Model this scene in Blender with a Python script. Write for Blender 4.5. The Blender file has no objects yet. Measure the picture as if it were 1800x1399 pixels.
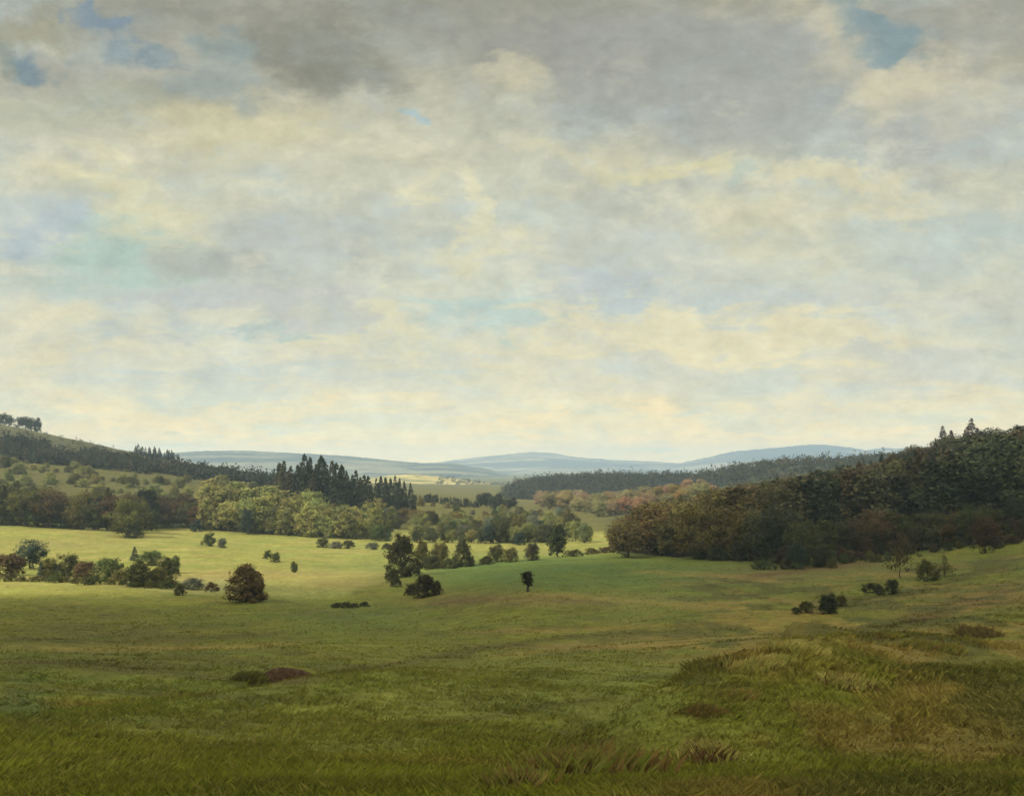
import bpy, math, random
import numpy as np

R = math.radians
scene = bpy.context.scene
COL = scene.collection

# ------------------------------------------------------------------ camera
F = 1930.0                      # focal length in photo pixels (photo 1800 x 1399)
CX, CY, HOR = 900.0, 699.5, 820.0
PITCH = math.atan((HOR - CY) / F)
EYE = 30.0
cam_data = bpy.data.cameras.new("camera")
cam = bpy.data.objects.new("camera", cam_data)
COL.objects.link(cam)
cam_data.sensor_width = 36.0
cam_data.lens = 36.0 * F / 1800.0
cam_data.clip_start = 0.1
cam_data.clip_end = 40000.0
cam.location = (0, 0, EYE)
cam.rotation_euler = (math.pi / 2 + PITCH, 0, 0)
scene.camera = cam

# ------------------------------------------------------------------ render
scene.render.engine = 'CYCLES'
scene.cycles.use_denoising = True
scene.cycles.max_bounces = 4
scene.cycles.diffuse_bounces = 2
scene.cycles.glossy_bounces = 1
scene.cycles.transmission_bounces = 2
scene.cycles.transparent_max_bounces = 24
scene.cycles.volume_bounces = 2
scene.cycles.sample_clamp_indirect = 3.0
scene.view_settings.view_transform = 'Standard'
scene.view_settings.look = 'None'
scene.view_settings.exposure = 0.0
scene.view_settings.gamma = 1.0

SP, CP = math.sin(PITCH), math.cos(PITCH)


def ray(px, py):
    """photo pixel -> (x/y, z/y) of its line of sight"""
    a = (px - CX) / F
    b = (CY - py) / F
    den = CP - b * SP
    return a / den, (SP + b * CP) / den


def project(x, y, z):
    """world -> photo pixel"""
    z = z - EYE
    dep = y * CP + z * SP
    up = -y * SP + z * CP
    dep = np.maximum(dep, 0.3)
    return CX + F * x / dep, CY - F * up / dep


def lin(r, g, b):
    def c(v):
        v /= 255.0
        return v / 12.92 if v <= 0.04045 else ((v + 0.055) / 1.055) ** 2.4
    return (c(r), c(g), c(b), 1.0)


# ------------------------------------------------------------------ sun
SUN_EL, SUN_AZ = R(40), math.atan2(-0.75, -0.66)      # azimuth from +Y towards +X
S_DIR = np.array([math.sin(SUN_AZ) * math.cos(SUN_EL), math.cos(SUN_AZ) * math.cos(SUN_EL), math.sin(SUN_EL)])
sun_data = bpy.data.lights.new("sun", 'SUN')
sun = bpy.data.objects.new("sun", sun_data)
COL.objects.link(sun)
sun_data.energy = 4.2
sun_data.angle = R(0.5)
sun_data.color = (1.0, 0.92, 0.77)
from mathutils import Vector
sun.rotation_euler = Vector(S_DIR).to_track_quat('Z', 'Y').to_euler()
sun.location = tuple(S_DIR * 900)

# ------------------------------------------------------------------ world: Nishita sky seen through broken cloud
world = bpy.data.worlds.new("World")
scene.world = world
world.use_nodes = True
wt = world.node_tree
wt.nodes.clear()
world.cycles.sampling_method = 'MANUAL'
world.cycles.sample_map_resolution = 512
SKY_STRENGTH = 0.1


class NT:
    """small helper for writing node trees"""
    def __init__(self, tree):
        self.t = tree

    def n(self, kind, **kw):
        nd = self.t.nodes.new(kind)
        for k, v in kw.items():
            setattr(nd, k, v)
        return nd

    def set(self, sock, v):
        if isinstance(v, bpy.types.NodeSocket):
            self.t.links.new(v, sock)
        else:
            sock.default_value = v

    def math(self, op, a, b=None, c=None, clamp=False):
        nd = self.n('ShaderNodeMath', operation=op, use_clamp=clamp)
        for i, v in enumerate((a, b, c)):
            if v is not None:
                self.set(nd.inputs[i], v)
        return nd.outputs[0]

    def vec(self, op, a, b=None, c=None, out=0):
        nd = self.n('ShaderNodeVectorMath', operation=op)
        for i, v in enumerate((a, b, c)):
            if v is not None:
                self.set(nd.inputs[i], v)
        return nd.outputs[out]

    def mix(self, fac, a, b, blend='MIX'):
        nd = self.n('ShaderNodeMix', data_type='RGBA', blend_type=blend)
        self.set(nd.inputs[0], fac)
        self.set(nd.inputs[6], a)
        self.set(nd.inputs[7], b)
        return nd.outputs[2]

    def noise(self, vec, scale, detail=4, rough=0.55, dist=0.0, color=False):
        nd = self.n('ShaderNodeTexNoise')
        if vec is not None:
            self.set(nd.inputs['Vector'], vec)
        nd.inputs['Scale'].default_value = scale
        nd.inputs['Detail'].default_value = detail
        nd.inputs['Roughness'].default_value = rough
        nd.inputs['Distortion'].default_value = dist
        return nd.outputs['Color' if color else 'Fac']

    def maprange(self, v, a, b, c, d, smooth=True):
        nd = self.n('ShaderNodeMapRange')
        nd.interpolation_type = 'SMOOTHSTEP' if smooth else 'LINEAR'
        self.set(nd.inputs[0], v)
        for i, q in enumerate((a, b, c, d)):
            nd.inputs[1 + i].default_value = q
        return nd.outputs[0]

    def ramp(self, fac, stops):
        nd = self.n('ShaderNodeValToRGB')
        cr = nd.color_ramp
        while len(cr.elements) < len(stops):
            cr.elements.new(0.5)
        for e, (p, c) in zip(cr.elements, stops):
            e.position = p
            e.color = c
        self.set(nd.inputs[0], fac)
        return nd.outputs[0]


w = NT(wt)
geo = w.n('ShaderNodeNewGeometry')
dirv = w.vec('SCALE', geo.outputs['Incoming'])
dirv.node.inputs['Scale'].default_value = -1.0
sep = w.n('ShaderNodeSeparateXYZ')
w.set(sep.inputs[0], dirv)
dx, dy, dz = sep.outputs
# direction expressed as slopes seen from the valley (azimuth slope, height slope)
ysafe = w.math('MAXIMUM', dy, 0.08)
su = w.math('DIVIDE', dx, ysafe)
sv = w.math('DIVIDE', dz, ysafe)
comb = w.n('ShaderNodeCombineXYZ')
w.set(comb.inputs[0], su)
w.set(comb.inputs[1], sv)
UV = comb.outputs[0]
# a flat cloud deck overhead: shrinks towards the horizon
zz = w.math('ADD', w.math('MAXIMUM', dz, 0.0), 0.16)
deck = w.n('ShaderNodeCombineXYZ')
w.set(deck.inputs[0], w.math('DIVIDE', dx, zz))
w.set(deck.inputs[1], w.math('DIVIDE', dy, zz))
DECK = deck.outputs[0]
warp_c = w.noise(DECK, 2.2, 6, 0.62, 0.3, color=True)
warp_f = w.noise(UV, 26.0, 4, 0.6, 0.0, color=True)
wv = w.vec('SUBTRACT', warp_c, (0.5, 0.5, 0.5))
wv2 = w.vec('SUBTRACT', warp_f, (0.5, 0.5, 0.5))
UVW = w.vec('MULTIPLY_ADD', wv, (0.26, 0.17, 0.0), UV)
UVW = w.vec('MULTIPLY_ADD', wv2, (0.06, 0.042, 0.0), UVW)
sepw = w.n('ShaderNodeSeparateXYZ')
w.set(sepw.inputs[0], UVW)


def vslope(py):
    return ray(900, py)[1]


# broad cloud colour by height above the horizon
VT = vslope(-60)
stops = []
for py, c in [(815, (226, 208, 164)), (775, (222, 206, 166)), (735, (216, 206, 172)), (650, (216, 210, 182)),
              (560, (208, 207, 184)), (450, (202, 204, 184)), (320, (197, 196, 173)), (180, (180, 177, 157)),
              (60, (160, 158, 143)), (-60, (150, 148, 134))]:
    stops.append((max(0, min(1, vslope(py) / VT)), lin(*c)))
base = w.ramp(w.math('DIVIDE', sepw.outputs[1], VT), stops)
# light and dark cloud masses
n_big = w.noise(DECK, 1.1, 7, 0.58, 0.4)
n_mid = w.noise(w.vec('ADD', DECK, (7.3, 2.1, 0)), 3.4, 7, 0.6, 0.5)
n_hue = w.noise(w.vec('ADD', DECK, (1.3, 9.1, 0)), 2.0, 5, 0.55, 0.2)
col = w.mix(w.maprange(n_big, 0.50, 0.70, 0, 0.30), base, lin(226, 216, 178))
col = w.mix(w.maprange(n_hue, 0.47, 0.66, 0, 0.50), col, lin(182, 198, 197))
col = w.mix(w.maprange(n_mid, 0.52, 0.74, 0, 0.32), col, lin(150, 150, 138))
col = w.mix(w.maprange(n_mid, 0.48, 0.30, 0, 0.45), col, lin(228, 218, 176))

BLOBS = [  # px, py, rx, ry, colour, strength, soft
    (650, 10, 620, 34, (142, 140, 126), .65, 1), (850, 70, 230, 80, (146, 145, 133), .7, 1),
    (560, 95, 110, 70, (118, 116, 100), .65, 1), (640, 130, 90, 50, (118, 117, 102), .6, .9), (520, 60, 70, 30, (122, 121, 108), .5, 1), (690, 165, 50, 26, (130, 128, 114), .5, 1),
    (285, 165, 130, 50, (134, 132, 115), .8, .8), (70, 20, 150, 30, (150, 144, 116), .7, 1),
    (1010, 130, 170, 75, (148, 147, 139), .75, .9), (1290, 130, 250, 95, (158, 160, 154), .8, .8),
    (1350, 215, 190, 60, (164, 165, 156), .6, 1), (1640, 215, 150, 75, (167, 168, 160), .8, .7),
    (1720, 60, 110, 70, (160, 158, 146), .6, 1),
    (1545, 45, 100, 50, (126, 146, 149), .9, .7), (1500, 10, 64, 24, (126, 146, 149), .9, .7),
    (72, 88, 52, 28, (106, 130, 142), .8, .8), (20, 70, 30, 40, (118, 126, 110), .6, .8),
    (235, 68, 66, 28, (112, 134, 146), .75, .9), (212, 20, 42, 20, (114, 137, 156), .75, .8),
    (410, 72, 70, 32, (126, 143, 143), .7, .9), (345, 130, 130, 40, (148, 159, 155), .7, .8),
    (720, 220, 24, 10, (150, 178, 186), .8, .6), (1300, 302, 46, 22, (154, 174, 172), .8, .6),
    (1455, 50, 90, 55, (206, 197, 166), .65, 1), (1610, 125, 110, 44, (210, 202, 170), .7, 1),
    (1560, 175, 80, 45, (214, 205, 170), .6, 1), (1690, 170, 60, 90, (206, 198, 168), .4, 1),
    (880, 165, 50, 35, (205, 198, 165), .6, .8), (1015, 268, 120, 22, (214, 206, 168), .5, 1),
    (150, 310, 100, 50, (220, 212, 168), .75, .8), (240, 395, 140, 45, (218, 211, 168), .7, .9),
    (400, 215, 180, 55, (208, 200, 158), .7, 1), (630, 265, 220, 45, (208, 203, 172), .6, 1),
    (120, 180, 130, 45, (180, 182, 158), .6, 1), (100, 340, 70, 40, (176, 180, 166), .5, .9),
    (765, 360, 36, 60, (222, 215, 176), .75, .8), (800, 440, 70, 34, (220, 213, 174), .7, .9),
    (1370, 300, 260, 26, (218, 209, 170), .75, .8), (1600, 345, 110, 36, (220, 211, 172), .75, .8),
    (1310, 410, 170, 50, (212, 205, 168), .6, 1), (1150, 290, 120, 20, (216, 209, 160), .6, .9),
    (540, 440, 210, 80, (176, 178, 168), .75, 1), (210, 475, 170, 55, (168, 192, 178), .8, 1),
    (380, 460, 80, 40, (166, 165, 152), .6, 1), (60, 450, 70, 65, (168, 181, 188), .75, 1),
    (1070, 360, 130, 60, (178, 180, 166), .75, .9), (1100, 470, 180, 50, (186, 188, 178), .6, 1),
    (1640, 420, 210, 45, (192, 197, 182), .7, 1), (1720, 380, 80, 50, (182, 194, 186), .6, 1),
    (430, 545, 210, 34, (184, 184, 180), .7, .9), (520, 575, 90, 14, (162, 188, 184), .7, .9),
    (870, 555, 130, 34, (178, 204, 198), .65, 1), (1080, 528, 150, 22, (178, 187, 191), .6, 1),
    (1330, 520, 100, 22, (184, 194, 192), .6, 1), (1560, 520, 230, 30, (196, 196, 184), .6, 1),
    (1280, 590, 380, 36, (230, 217, 172), .85, .8), (640, 590, 90, 30, (224, 214, 172), .7, 1),
    (110, 590, 130, 34, (222, 211, 172), .7, 1), (900, 640, 160, 28, (214, 206, 170), .6, 1),
    (380, 690, 280, 34, (188, 198, 195), .8, 1), (180, 640, 120, 30, (196, 198, 186), .5, 1),
    (760, 680, 120, 26, (196, 201, 196), .5, 1), (1180, 670, 230, 32, (206, 207, 194), .6, 1),
    (1650, 650, 170, 44, (194, 197, 190), .7, 1), (1420, 730, 180, 16, (208, 207, 192), .6, 1),
    (700, 740, 300, 14, (208, 204, 182), .5, 1),
    (900, 790, 1100, 22, (228, 210, 164), .7, 1),
    (1550, 38, 100, 48, (128, 147, 150), .8, .8), (1300, 305, 60, 26, (160, 180, 178), .5, 1),
]
for (px, py, rx, ry, c, s, soft) in BLOBS:
    u0, v0 = ray(px, py)
    iu, iv = F / rx, F / ry
    q = w.vec('MULTIPLY_ADD', UVW, (iu, iv, 0.0), (-u0 * iu, -v0 * iv, 0.0))
    ln = w.vec('LENGTH', q, out=1)
    m = w.maprange(ln, 1.0 + 0.55 * soft, 1.0 - 0.7 * soft, 0.0, s)
    col = w.mix(m, col, lin(*c))
# fine mottling inside the cloud
n_fine = w.noise(w.vec('MULTIPLY', UV, (1.0, 1.5, 1.0)), 34.0, 6, 0.68, 0.3)
n_fin2 = w.noise(w.vec('MULTIPLY', UV, (1.0, 1.8, 1.0)), 9.0, 6, 0.65, 0.6)
n_brk = w.noise(w.vec('ADD', w.vec('MULTIPLY', UV, (1.0, 1.7, 1.0)), (3.1, 8.7, 0)), 13.0, 8, 0.70, 0.15)
lowpart = w.maprange(sv, vslope(60), vslope(330), 0.25, 1.0)
col = w.mix(w.math('MULTIPLY', lowpart, w.maprange(n_brk, 0.51, 0.68, 0, 0.36)), col, lin(184, 199, 203))
col = w.mix(w.math('MULTIPLY', lowpart, w.maprange(n_brk, 0.49, 0.34, 0, 0.36)), col, lin(230, 222, 192))
br = w.math('ADD', w.maprange(n_fine, 0.25, 0.75, 0.86, 1.14, False), w.maprange(n_fin2, 0.25, 0.75, -0.10, 0.10, False))
br = w.math('MULTIPLY', br, 1.10)
brv = w.n('ShaderNodeCombineXYZ')
for i in range(3):
    w.set(brv.inputs[i], br)
col = w.mix(1.0, col, brv.outputs[0], 'MULTIPLY')
# golden light low on the horizon, seen through the haze of the valley
hb = w.ramp(w.math('DIVIDE', sv, 0.12), [(0.0, (2.7, 2.15, 1.1, 1)), (0.12, (2.4, 1.95, 1.1, 1)), (0.3, (1.6, 1.42, 1.05, 1)), (0.65, (1.15, 1.1, 1.0, 1)), (1.0, (1, 1, 1, 1))])
col = w.mix(1.0, col, hb, 'MULTIPLY')
# unseen sky overhead and behind the viewer, brightened to add light on the land
bright = w.math('MAXIMUM', w.maprange(dz, 0.42, 0.75, 1.0, 3.5), w.maprange(dy, 0.15, -0.5, 1.0, 2.6))
bv = w.n('ShaderNodeCombineXYZ')
for i, tint in enumerate((1.0, 1.0, 1.04)):
    w.set(bv.inputs[i], w.math('ADD', w.math('MULTIPLY', w.math('SUBTRACT', bright, 1.0), tint), 1.0))
col = w.mix(1.0, col, bv.outputs[0], 'MULTIPLY')
sky = w.n('ShaderNodeTexSky', sky_type='NISHITA', sun_disc=False, sun_elevation=SUN_EL, sun_rotation=SUN_AZ,
          air_density=1.0, dust_density=2.0, ozone_density=1.0)
cloud_rad = w.vec('SCALE', col)
cloud_rad.node.inputs['Scale'].default_value = 1.0 / SKY_STRENGTH
final = w.mix(0.965, sky.outputs[0], cloud_rad)
bg = w.n('ShaderNodeBackground')
w.set(bg.inputs['Color'], final)
bg.inputs['Strength'].default_value = SKY_STRENGTH
out = w.n('ShaderNodeOutputWorld')
w.set(out.inputs[0], bg.outputs[0])

# ------------------------------------------------------------------ numpy helpers
rng = np.random.default_rng(1908)
random.seed(1908)
_perm = np.random.default_rng(5).random((256, 256))


def vnoise(x, y):
    xi, yi = np.floor(x).astype(int), np.floor(y).astype(int)
    fx, fy = x - xi, y - yi
    fx, fy = fx * fx * (3 - 2 * fx), fy * fy * (3 - 2 * fy)
    a = _perm[xi & 255, yi & 255]
    b = _perm[(xi + 1) & 255, yi & 255]
    c = _perm[xi & 255, (yi + 1) & 255]
    d = _perm[(xi + 1) & 255, (yi + 1) & 255]
    return (a * (1 - fx) + b * fx) * (1 - fy) + (c * (1 - fx) + d * fx) * fy


def fbm(x, y, oct=4, gain=0.5):
    s, a, t = 0, 1.0, 0
    for i in range(oct):
        s = s + a * vnoise(x * 2 ** i + 17.3 * i, y * 2 ** i + 9.7 * i)
        t += a
        a *= gain
    return s / t


def sstep(a, b, x):
    t = np.clip((x - a) / (b - a), 0, 1)
    return t * t * (3 - 2 * t)


# ------------------------------------------------------------------ terrain height
COLS = {
    -300: [(9, 1399), (20, 1275), (45, 1155), (90, 1080), (150, 1040), (220, 970), (330, 910), (420, 840), (520, 780), (650, 735), (850, 695)],
    0: [(9, 1399), (20, 1285), (45, 1170), (90, 1090), (150, 1050), (220, 982), (330, 925), (420, 868), (520, 815), (650, 775), (850, 732)],
    300: [(9, 1399), (20, 1285), (45, 1175), (85, 1105), (120, 1068), (165, 1035), (220, 993), (300, 948), (345, 935), (410, 892), (500, 850), (620, 822), (760, 802)],
    600: [(9, 1399), (20, 1290), (45, 1185), (80, 1115), (115, 1072), (150, 1045), (200, 1010), (260, 977), (330, 952), (365, 940), (420, 902), (480, 876), (600, 862), (800, 855)],
    750: [(9, 1399), (20, 1290), (45, 1190), (80, 1120), (110, 1080), (140, 1050), (170, 1025), (210, 1002), (260, 978), (320, 957), (365, 943), (430, 908), (490, 880), (560, 872), (800, 868)],
    930: [(9, 1399), (20, 1295), (45, 1195), (75, 1120), (105, 1048), (130, 1022), (180, 996), (220, 983), (260, 972), (310, 951), (360, 941), (430, 914), (520, 896), (700, 884)],
    1080: [(9, 1399), (20, 1300), (45, 1200), (75, 1125), (105, 1058), (140, 1018), (180, 992), (215, 978), (260, 966), (300, 951), (350, 939), (430, 918), (700, 886)],
    1300: [(9, 1399), (15, 1345), (25, 1275), (40, 1205), (60, 1140), (85, 1085), (120, 1040), (160, 1005), (200, 985), (240, 960), (300, 925), (400, 885), (600, 850)],
    1500: [(9, 1399), (15, 1340), (25, 1270), (40, 1195), (60, 1125), (90, 1065), (130, 1020), (170, 990), (200, 972), (250, 935), (320, 892), (420, 855), (550, 826), (700, 815)],
    1800: [(9, 1399), (15, 1330), (25, 1250), (40, 1165), (60, 1095), (90, 1035), (130, 982), (170, 945), (220, 905), (300, 858), (400, 812), (520, 783), (650, 765)],
    2100: [(9, 1399), (15, 1320), (25, 1235), (40, 1140), (60, 1065), (90, 1000), (130, 945), (170, 905), (220, 860), (300, 815), (400, 770), (520, 745), (650, 725)],
}
U_MIN, U_MAX, NU = -1500, 3300, 161
LD0, LD1, NL = math.log(2.0), math.log(7000.0), 420
ld = np.linspace(LD0, LD1, NL)
keys = sorted(COLS)
prof = []
for k in keys:
    kn = COLS[k]
    ds = [2.0] + [d for d, _ in kn]
    zs = [-2.15] + [ray(k, py)[1] * d for d, py in kn]
    # beyond the last knot the land drops back to the valley level
    ds += [kn[-1][0] * 1.7, 2500.0, 7000.0]
    zs += [zs[-1] * 0.5 - 12.0, -32.0, -34.0]
    prof.append(np.interp(ld, np.log(ds), zs))
prof = np.array(prof)
ug = np.linspace(U_MIN, U_MAX, NU)
table = np.array([np.interp(ug, keys, prof[:, j]) for j in range(NL)]).T      # NU x NL


def gblur(a, sig, axis):
    n = int(3 * sig)
    k = np.exp(-0.5 * (np.arange(-n, n + 1) / sig) ** 2)
    k /= k.sum()
    pad = [(0, 0), (0, 0)]
    pad[axis] = (n, n)
    ap = np.pad(a, pad, mode='edge')
    return np.apply_along_axis(lambda v: np.convolve(v, k, 'valid'), axis, ap)


table = gblur(gblur(table, 2.0, 0), 5.0, 1)


def gpt(px, d):
    return ((px - CX) / F * d, d)


BUMPS = []          # x, y, sx, sy, height


def bump(px, d, sx, sy, h):
    x, y = gpt(px, d)
    BUMPS.append((x, y, sx, sy, h * 1.5))


bump(1395, 45, 1.9, 2.2, 0.55)
bump(1350, 39, 1.1, 1.8, 0.35)
bump(1480, 37, 1.2, 1.8, 0.30)
bump(1450, 58, 4.5, 5.0, 0.14)
bump(1300, 36, 0.7, 3.5, -0.35)
bump(1230, 30, 0.7, 2.5, -0.30)
bump(1120, 22, 0.6, 2.0, -0.22)
bump(1260, 19, 1.6, 1.6, 0.25)
SOIL_X, SOIL_Y = gpt(512, 43.5)
bump(610, 30, 2.5, 4.0, 0.25)
bump(900, 34, 5.0, 6.0, 0.30)
bump(1560, 21, 3.5, 2.2, 0.25)
bump(1700, 34, 3.0, 3.0, 0.3)
bump(1640, 62, 5.0, 4.0, 0.5)
bump(1330, 85, 5.0, 4.0, 0.4)
bump(930, 108, 9.0, 6.0, 0.5)


_b = [(1070, 20), (1140, 24), (1200, 28), (1265, 33), (1300, 37), (1325, 41), (1370, 47), (1430, 55), (1490, 66), (1560, 80)]
BANK_Y = [d for _, d in _b]
BANK_X = [gpt(p, d)[0] for p, d in _b]
SWELL_P = [-300, 0, 300, 480, 700, 1000, 1300]
SWELL_D = [17, 20, 25, 28, 37, 50, 56]


def height(x, y):
    x = np.asarray(x, float)
    y = np.asarray(y, float)
    r = np.hypot(x, y)
    th = np.arctan2(x, y)
    thc = np.clip(th, -R(50), R(50))
    d = np.where(np.abs(th) < R(50), y, r * math.cos(R(50)))
    d = np.clip(d, 2.0, 6999.0)
    u = CX + F * np.tan(thc)
    fu = np.clip((u - U_MIN) / (U_MAX - U_MIN) * (NU - 1), 0, NU - 1.001)
    fl = np.clip((np.log(d) - LD0) / (LD1 - LD0) * (NL - 1), 0, NL - 1.001)
    iu, il = fu.astype(int), fl.astype(int)
    au, al = fu - iu, fl - il
    z = (table[iu, il] * (1 - au) + table[iu + 1, il] * au) * (1 - al) + (table[iu, il + 1] * (1 - au) + table[iu + 1, il + 1] * au) * al
    k = np.clip(d / 70.0, 0.10, 1.0)
    z = z + k * (1.3 * (fbm(x / 26, y / 34, 2) - 0.5) + 0.5 * (fbm(x / 6.5 + 40, y / 8, 2) - 0.5))
    z = z + np.clip(d / 30, 0.3, 1) * (0.34 * (fbm(x / 5.0 + 70, y / 3.4 + 8, 2) - 0.5)) * (d < 260)
    z = z + np.clip(d / 40, 0.3, 1) * 0.12 * (fbm(x / 1.6, y / 1.9, 3) - 0.5)
    # bank running from the lower middle up to the mound on the right, the land standing higher on its right side
    sd = x - np.interp(y, BANK_Y, BANK_X) + 0.5 * (fbm(x / 1.7, y / 2.3 + 60, 2) - .5)
    lum = fbm(x / 1.5 + 11, y / 2.4 + 4, 3)
    z = z + (1.15 * (.45 + 1.1 * fbm(x / 4.0 + 2, y / 5.0 + 31, 2)) + .55 * (lum - .5)) * sstep(-.65, .95, sd) * (1 - sstep(2.5, 15, sd)) * sstep(14, 22, y) * (1 - sstep(40, 54, y))
    z = z - 0.26 * np.exp(-0.5 * ((sd + .75) / .38) ** 2) * sstep(14, 22, y) * (1 - sstep(40, 54, y))
    # long swell across the left foreground with a shallow fold behind it
    pu = CX + F * x / np.maximum(y, 1)
    yc = np.interp(pu, SWELL_P, SWELL_D)
    fold = (1 - sstep(950, 1150, pu)) * (y > 1)
    z = z + fold * (0.22 * np.exp(-0.5 * ((y / yc - 1) / .16) ** 2) - 0.32 * np.exp(-0.5 * ((y / yc - 1.42) / .17) ** 2))
    wx = np.clip(1 - np.abs((x - SOIL_X) / 1.35) ** 3, 0, 1)
    z = z - 0.80 * wx * sstep(SOIL_Y - 7.0, SOIL_Y - 1.5, y) * (1 - sstep(SOIL_Y - .1, SOIL_Y + .35, y)) + 0.70 * wx * np.exp(-((y - SOIL_Y - 1.3) / 1.5) ** 2)
    for bx, by, sx, sy, h in BUMPS:
        z = z + h * np.exp(-0.5 * (((x - bx) / sx) ** 2 + ((y - by) / sy) ** 2))
    return z + EYE


DSAMP = np.exp(np.linspace(math.log(6), math.log(1500), 1400))


def hit(px, py):
    """first point of the ground along the line of sight of a photo pixel"""
    u, v = ray(px, py)
    g = height(u * DSAMP, DSAMP)
    below = (EYE + v * DSAMP) < g
    i = int(np.argmax(below)) if below.any() else len(DSAMP) - 1
    d = DSAMP[i]
    return u * d, d, float(g[i])


# ------------------------------------------------------------------ plant colour of the ground (albedo), with painted relief on the bank
def A(*c):
    return np.array(c, float)


FG = A(.146, .158, .014)
MEADOW = A(.255, .245, .056)
PATCH = [  # px, py, rx, ry, colour, weight
    (950, 1005, 300, 28, A(.085, .135, .030), .95), (640, 1088, 150, 26, A(.095, .125, .024), .8), (1300, 1020, 260, 26, A(.095, .13, .028), .6),
    (1130, 1085, 170, 26, A(.135, .155, .026), .7), (860, 1052, 150, 9, A(.17, .12, .035), .8),
    (1130, 1055, 200, 8, A(.20, .19, .06), .6), (1470, 998, 120, 9, A(.11, .07, .028), .9),
    (1340, 1015, 90, 10, A(.16, .10, .04), .7), (1720, 1052, 110, 22, A(.07, .055, .02), .85),
    (1350, 1165, 70, 36, A(.21, .135, .036), .85), (1282, 1222, 40, 14, A(.13, .06, .02), .9),
    (1215, 1252, 50, 14, A(.10, .08, .02), .8), (1640, 1135, 60, 20, A(.12, .06, .022), .8),
    (1050, 1335, 90, 28, A(.14, .085, .022), .6), (1240, 1315, 40, 25, A(.12, .075, .02), .6),
    (515, 1190, 40, 14, A(.07, .03, .015), .8), (150, 1115, 220, 38, A(.105, .098, .020), .8),
    (300, 1165, 220, 12, A(.08, .075, .016), .7), (880, 1160, 420, 46, A(.155, .15, .026), .6),
    (1000, 1235, 280, 50, A(.135, .155, .026), .6), (640, 1290, 420, 40, A(.145, .14, .022), .5),
    (40, 1230, 50, 50, A(.06, .10, .03), .6),
    (1560, 1105, 260, 46, A(.165, .145, .026), .7), (1600, 1000, 190, 24, A(.13, .135, .028), .6),
    (1480, 1180, 40, 20, A(.15, .10, .028), .6), (1700, 1180, 140, 40, A(.12, .10, .022), .5),
    (1440, 1240, 240, 26, A(.15, .155, .024), .5), (1640, 1330, 220, 50, A(.10, .10, .018), .6),
    (1180, 1120, 120, 6, A(.22, .15, .05), .6), (1050, 1135, 160, 5, A(.21, .14, .05), .6),
    (520, 1045, 60, 14, A(.20, .21, .06), .5), (460, 1010, 190, 8, A(.32, .23, .085), .6),
    (600, 1026, 90, 7, A(.31, .22, .08), .6), (350, 1032, 90, 12, A(.22, .21, .11), .6),
    (100, 1040, 190, 8, A(.30, .29, .06), .7), (110, 955, 120, 10, A(.26, .22, .08), .5),
]


DK, OC, BR, PG = A(.070, .062, .013), A(.24, .175, .045), A(.115, .07, .024), A(.19, .20, .032)
LINES = [  # colour, half width, weight, course
    (DK, 7, .9, [(0, 1160), (150, 1172), (300, 1182), (430, 1197)]), (OC, 4, .6, [(0, 1136), (200, 1142), (420, 1136), (560, 1126)]),
    (DK, 5, .7, [(0, 1122), (160, 1128), (330, 1124), (520, 1112)]), (DK, 5, .7, [(0, 1205), (160, 1215), (330, 1222), (470, 1226)]),
    (DK, 5, .8, [(560, 1184), (700, 1167), (850, 1138), (1000, 1120), (1150, 1108)]), (OC, 4, .9, [(860, 1152), (1050, 1137), (1200, 1134), (1285, 1146)]),
    (OC, 3.5, .9, [(800, 1112), (1000, 1107), (1150, 1101), (1320, 1094)]), (OC, 4, .7, [(930, 1043), (1050, 1052), (1200, 1063), (1340, 1070)]),
    (BR, 5, .8, [(740, 1062), (850, 1056), (940, 1050), (1080, 1060)]), (DK, 4, .9, [(1230, 1024), (1330, 1048), (1395, 1063)]),
    (DK, 7, .9, [(1385, 1078), (1480, 1062), (1600, 1042), (1700, 1012), (1800, 986)]), (BR, 11, .8, [(1550, 1098), (1640, 1080), (1720, 1055), (1810, 1028)]),
    (DK, 8, .7, [(1500, 1152), (1600, 1200), (1720, 1262), (1800, 1302)]), (PG, 7, .6, [(460, 1254), (600, 1240), (760, 1204), (920, 1178)]),
    (OC, 6, .7, [(1310, 1112), (1400, 1088), (1500, 1102), (1570, 1132)]), (DK, 6, .6, [(700, 1290), (820, 1268), (960, 1240), (1080, 1224)]),
    (PG, 7, .6, [(1180, 1322), (1300, 1278), (1420, 1252), (1560, 1246)]), (DK, 6, .7, [(1560, 1010), (1640, 1004), (1740, 990), (1800, 972)]),
    (OC, 4, .6, [(1100, 1004), (1240, 1010), (1380, 1022)]), (BR, 5, .8, [(1300, 1016), (1400, 1004), (1480, 992), (1560, 984)]),
]


def meadow_edge(px):
    return np.interp(px, [-300, 0, 300, 430, 600, 700, 830, 930, 1080, 1110, 1140, 2000],
                     [150, 146, 150, 152, 150, 190, 226, 232, 232, 300, 900, 900])


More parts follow.
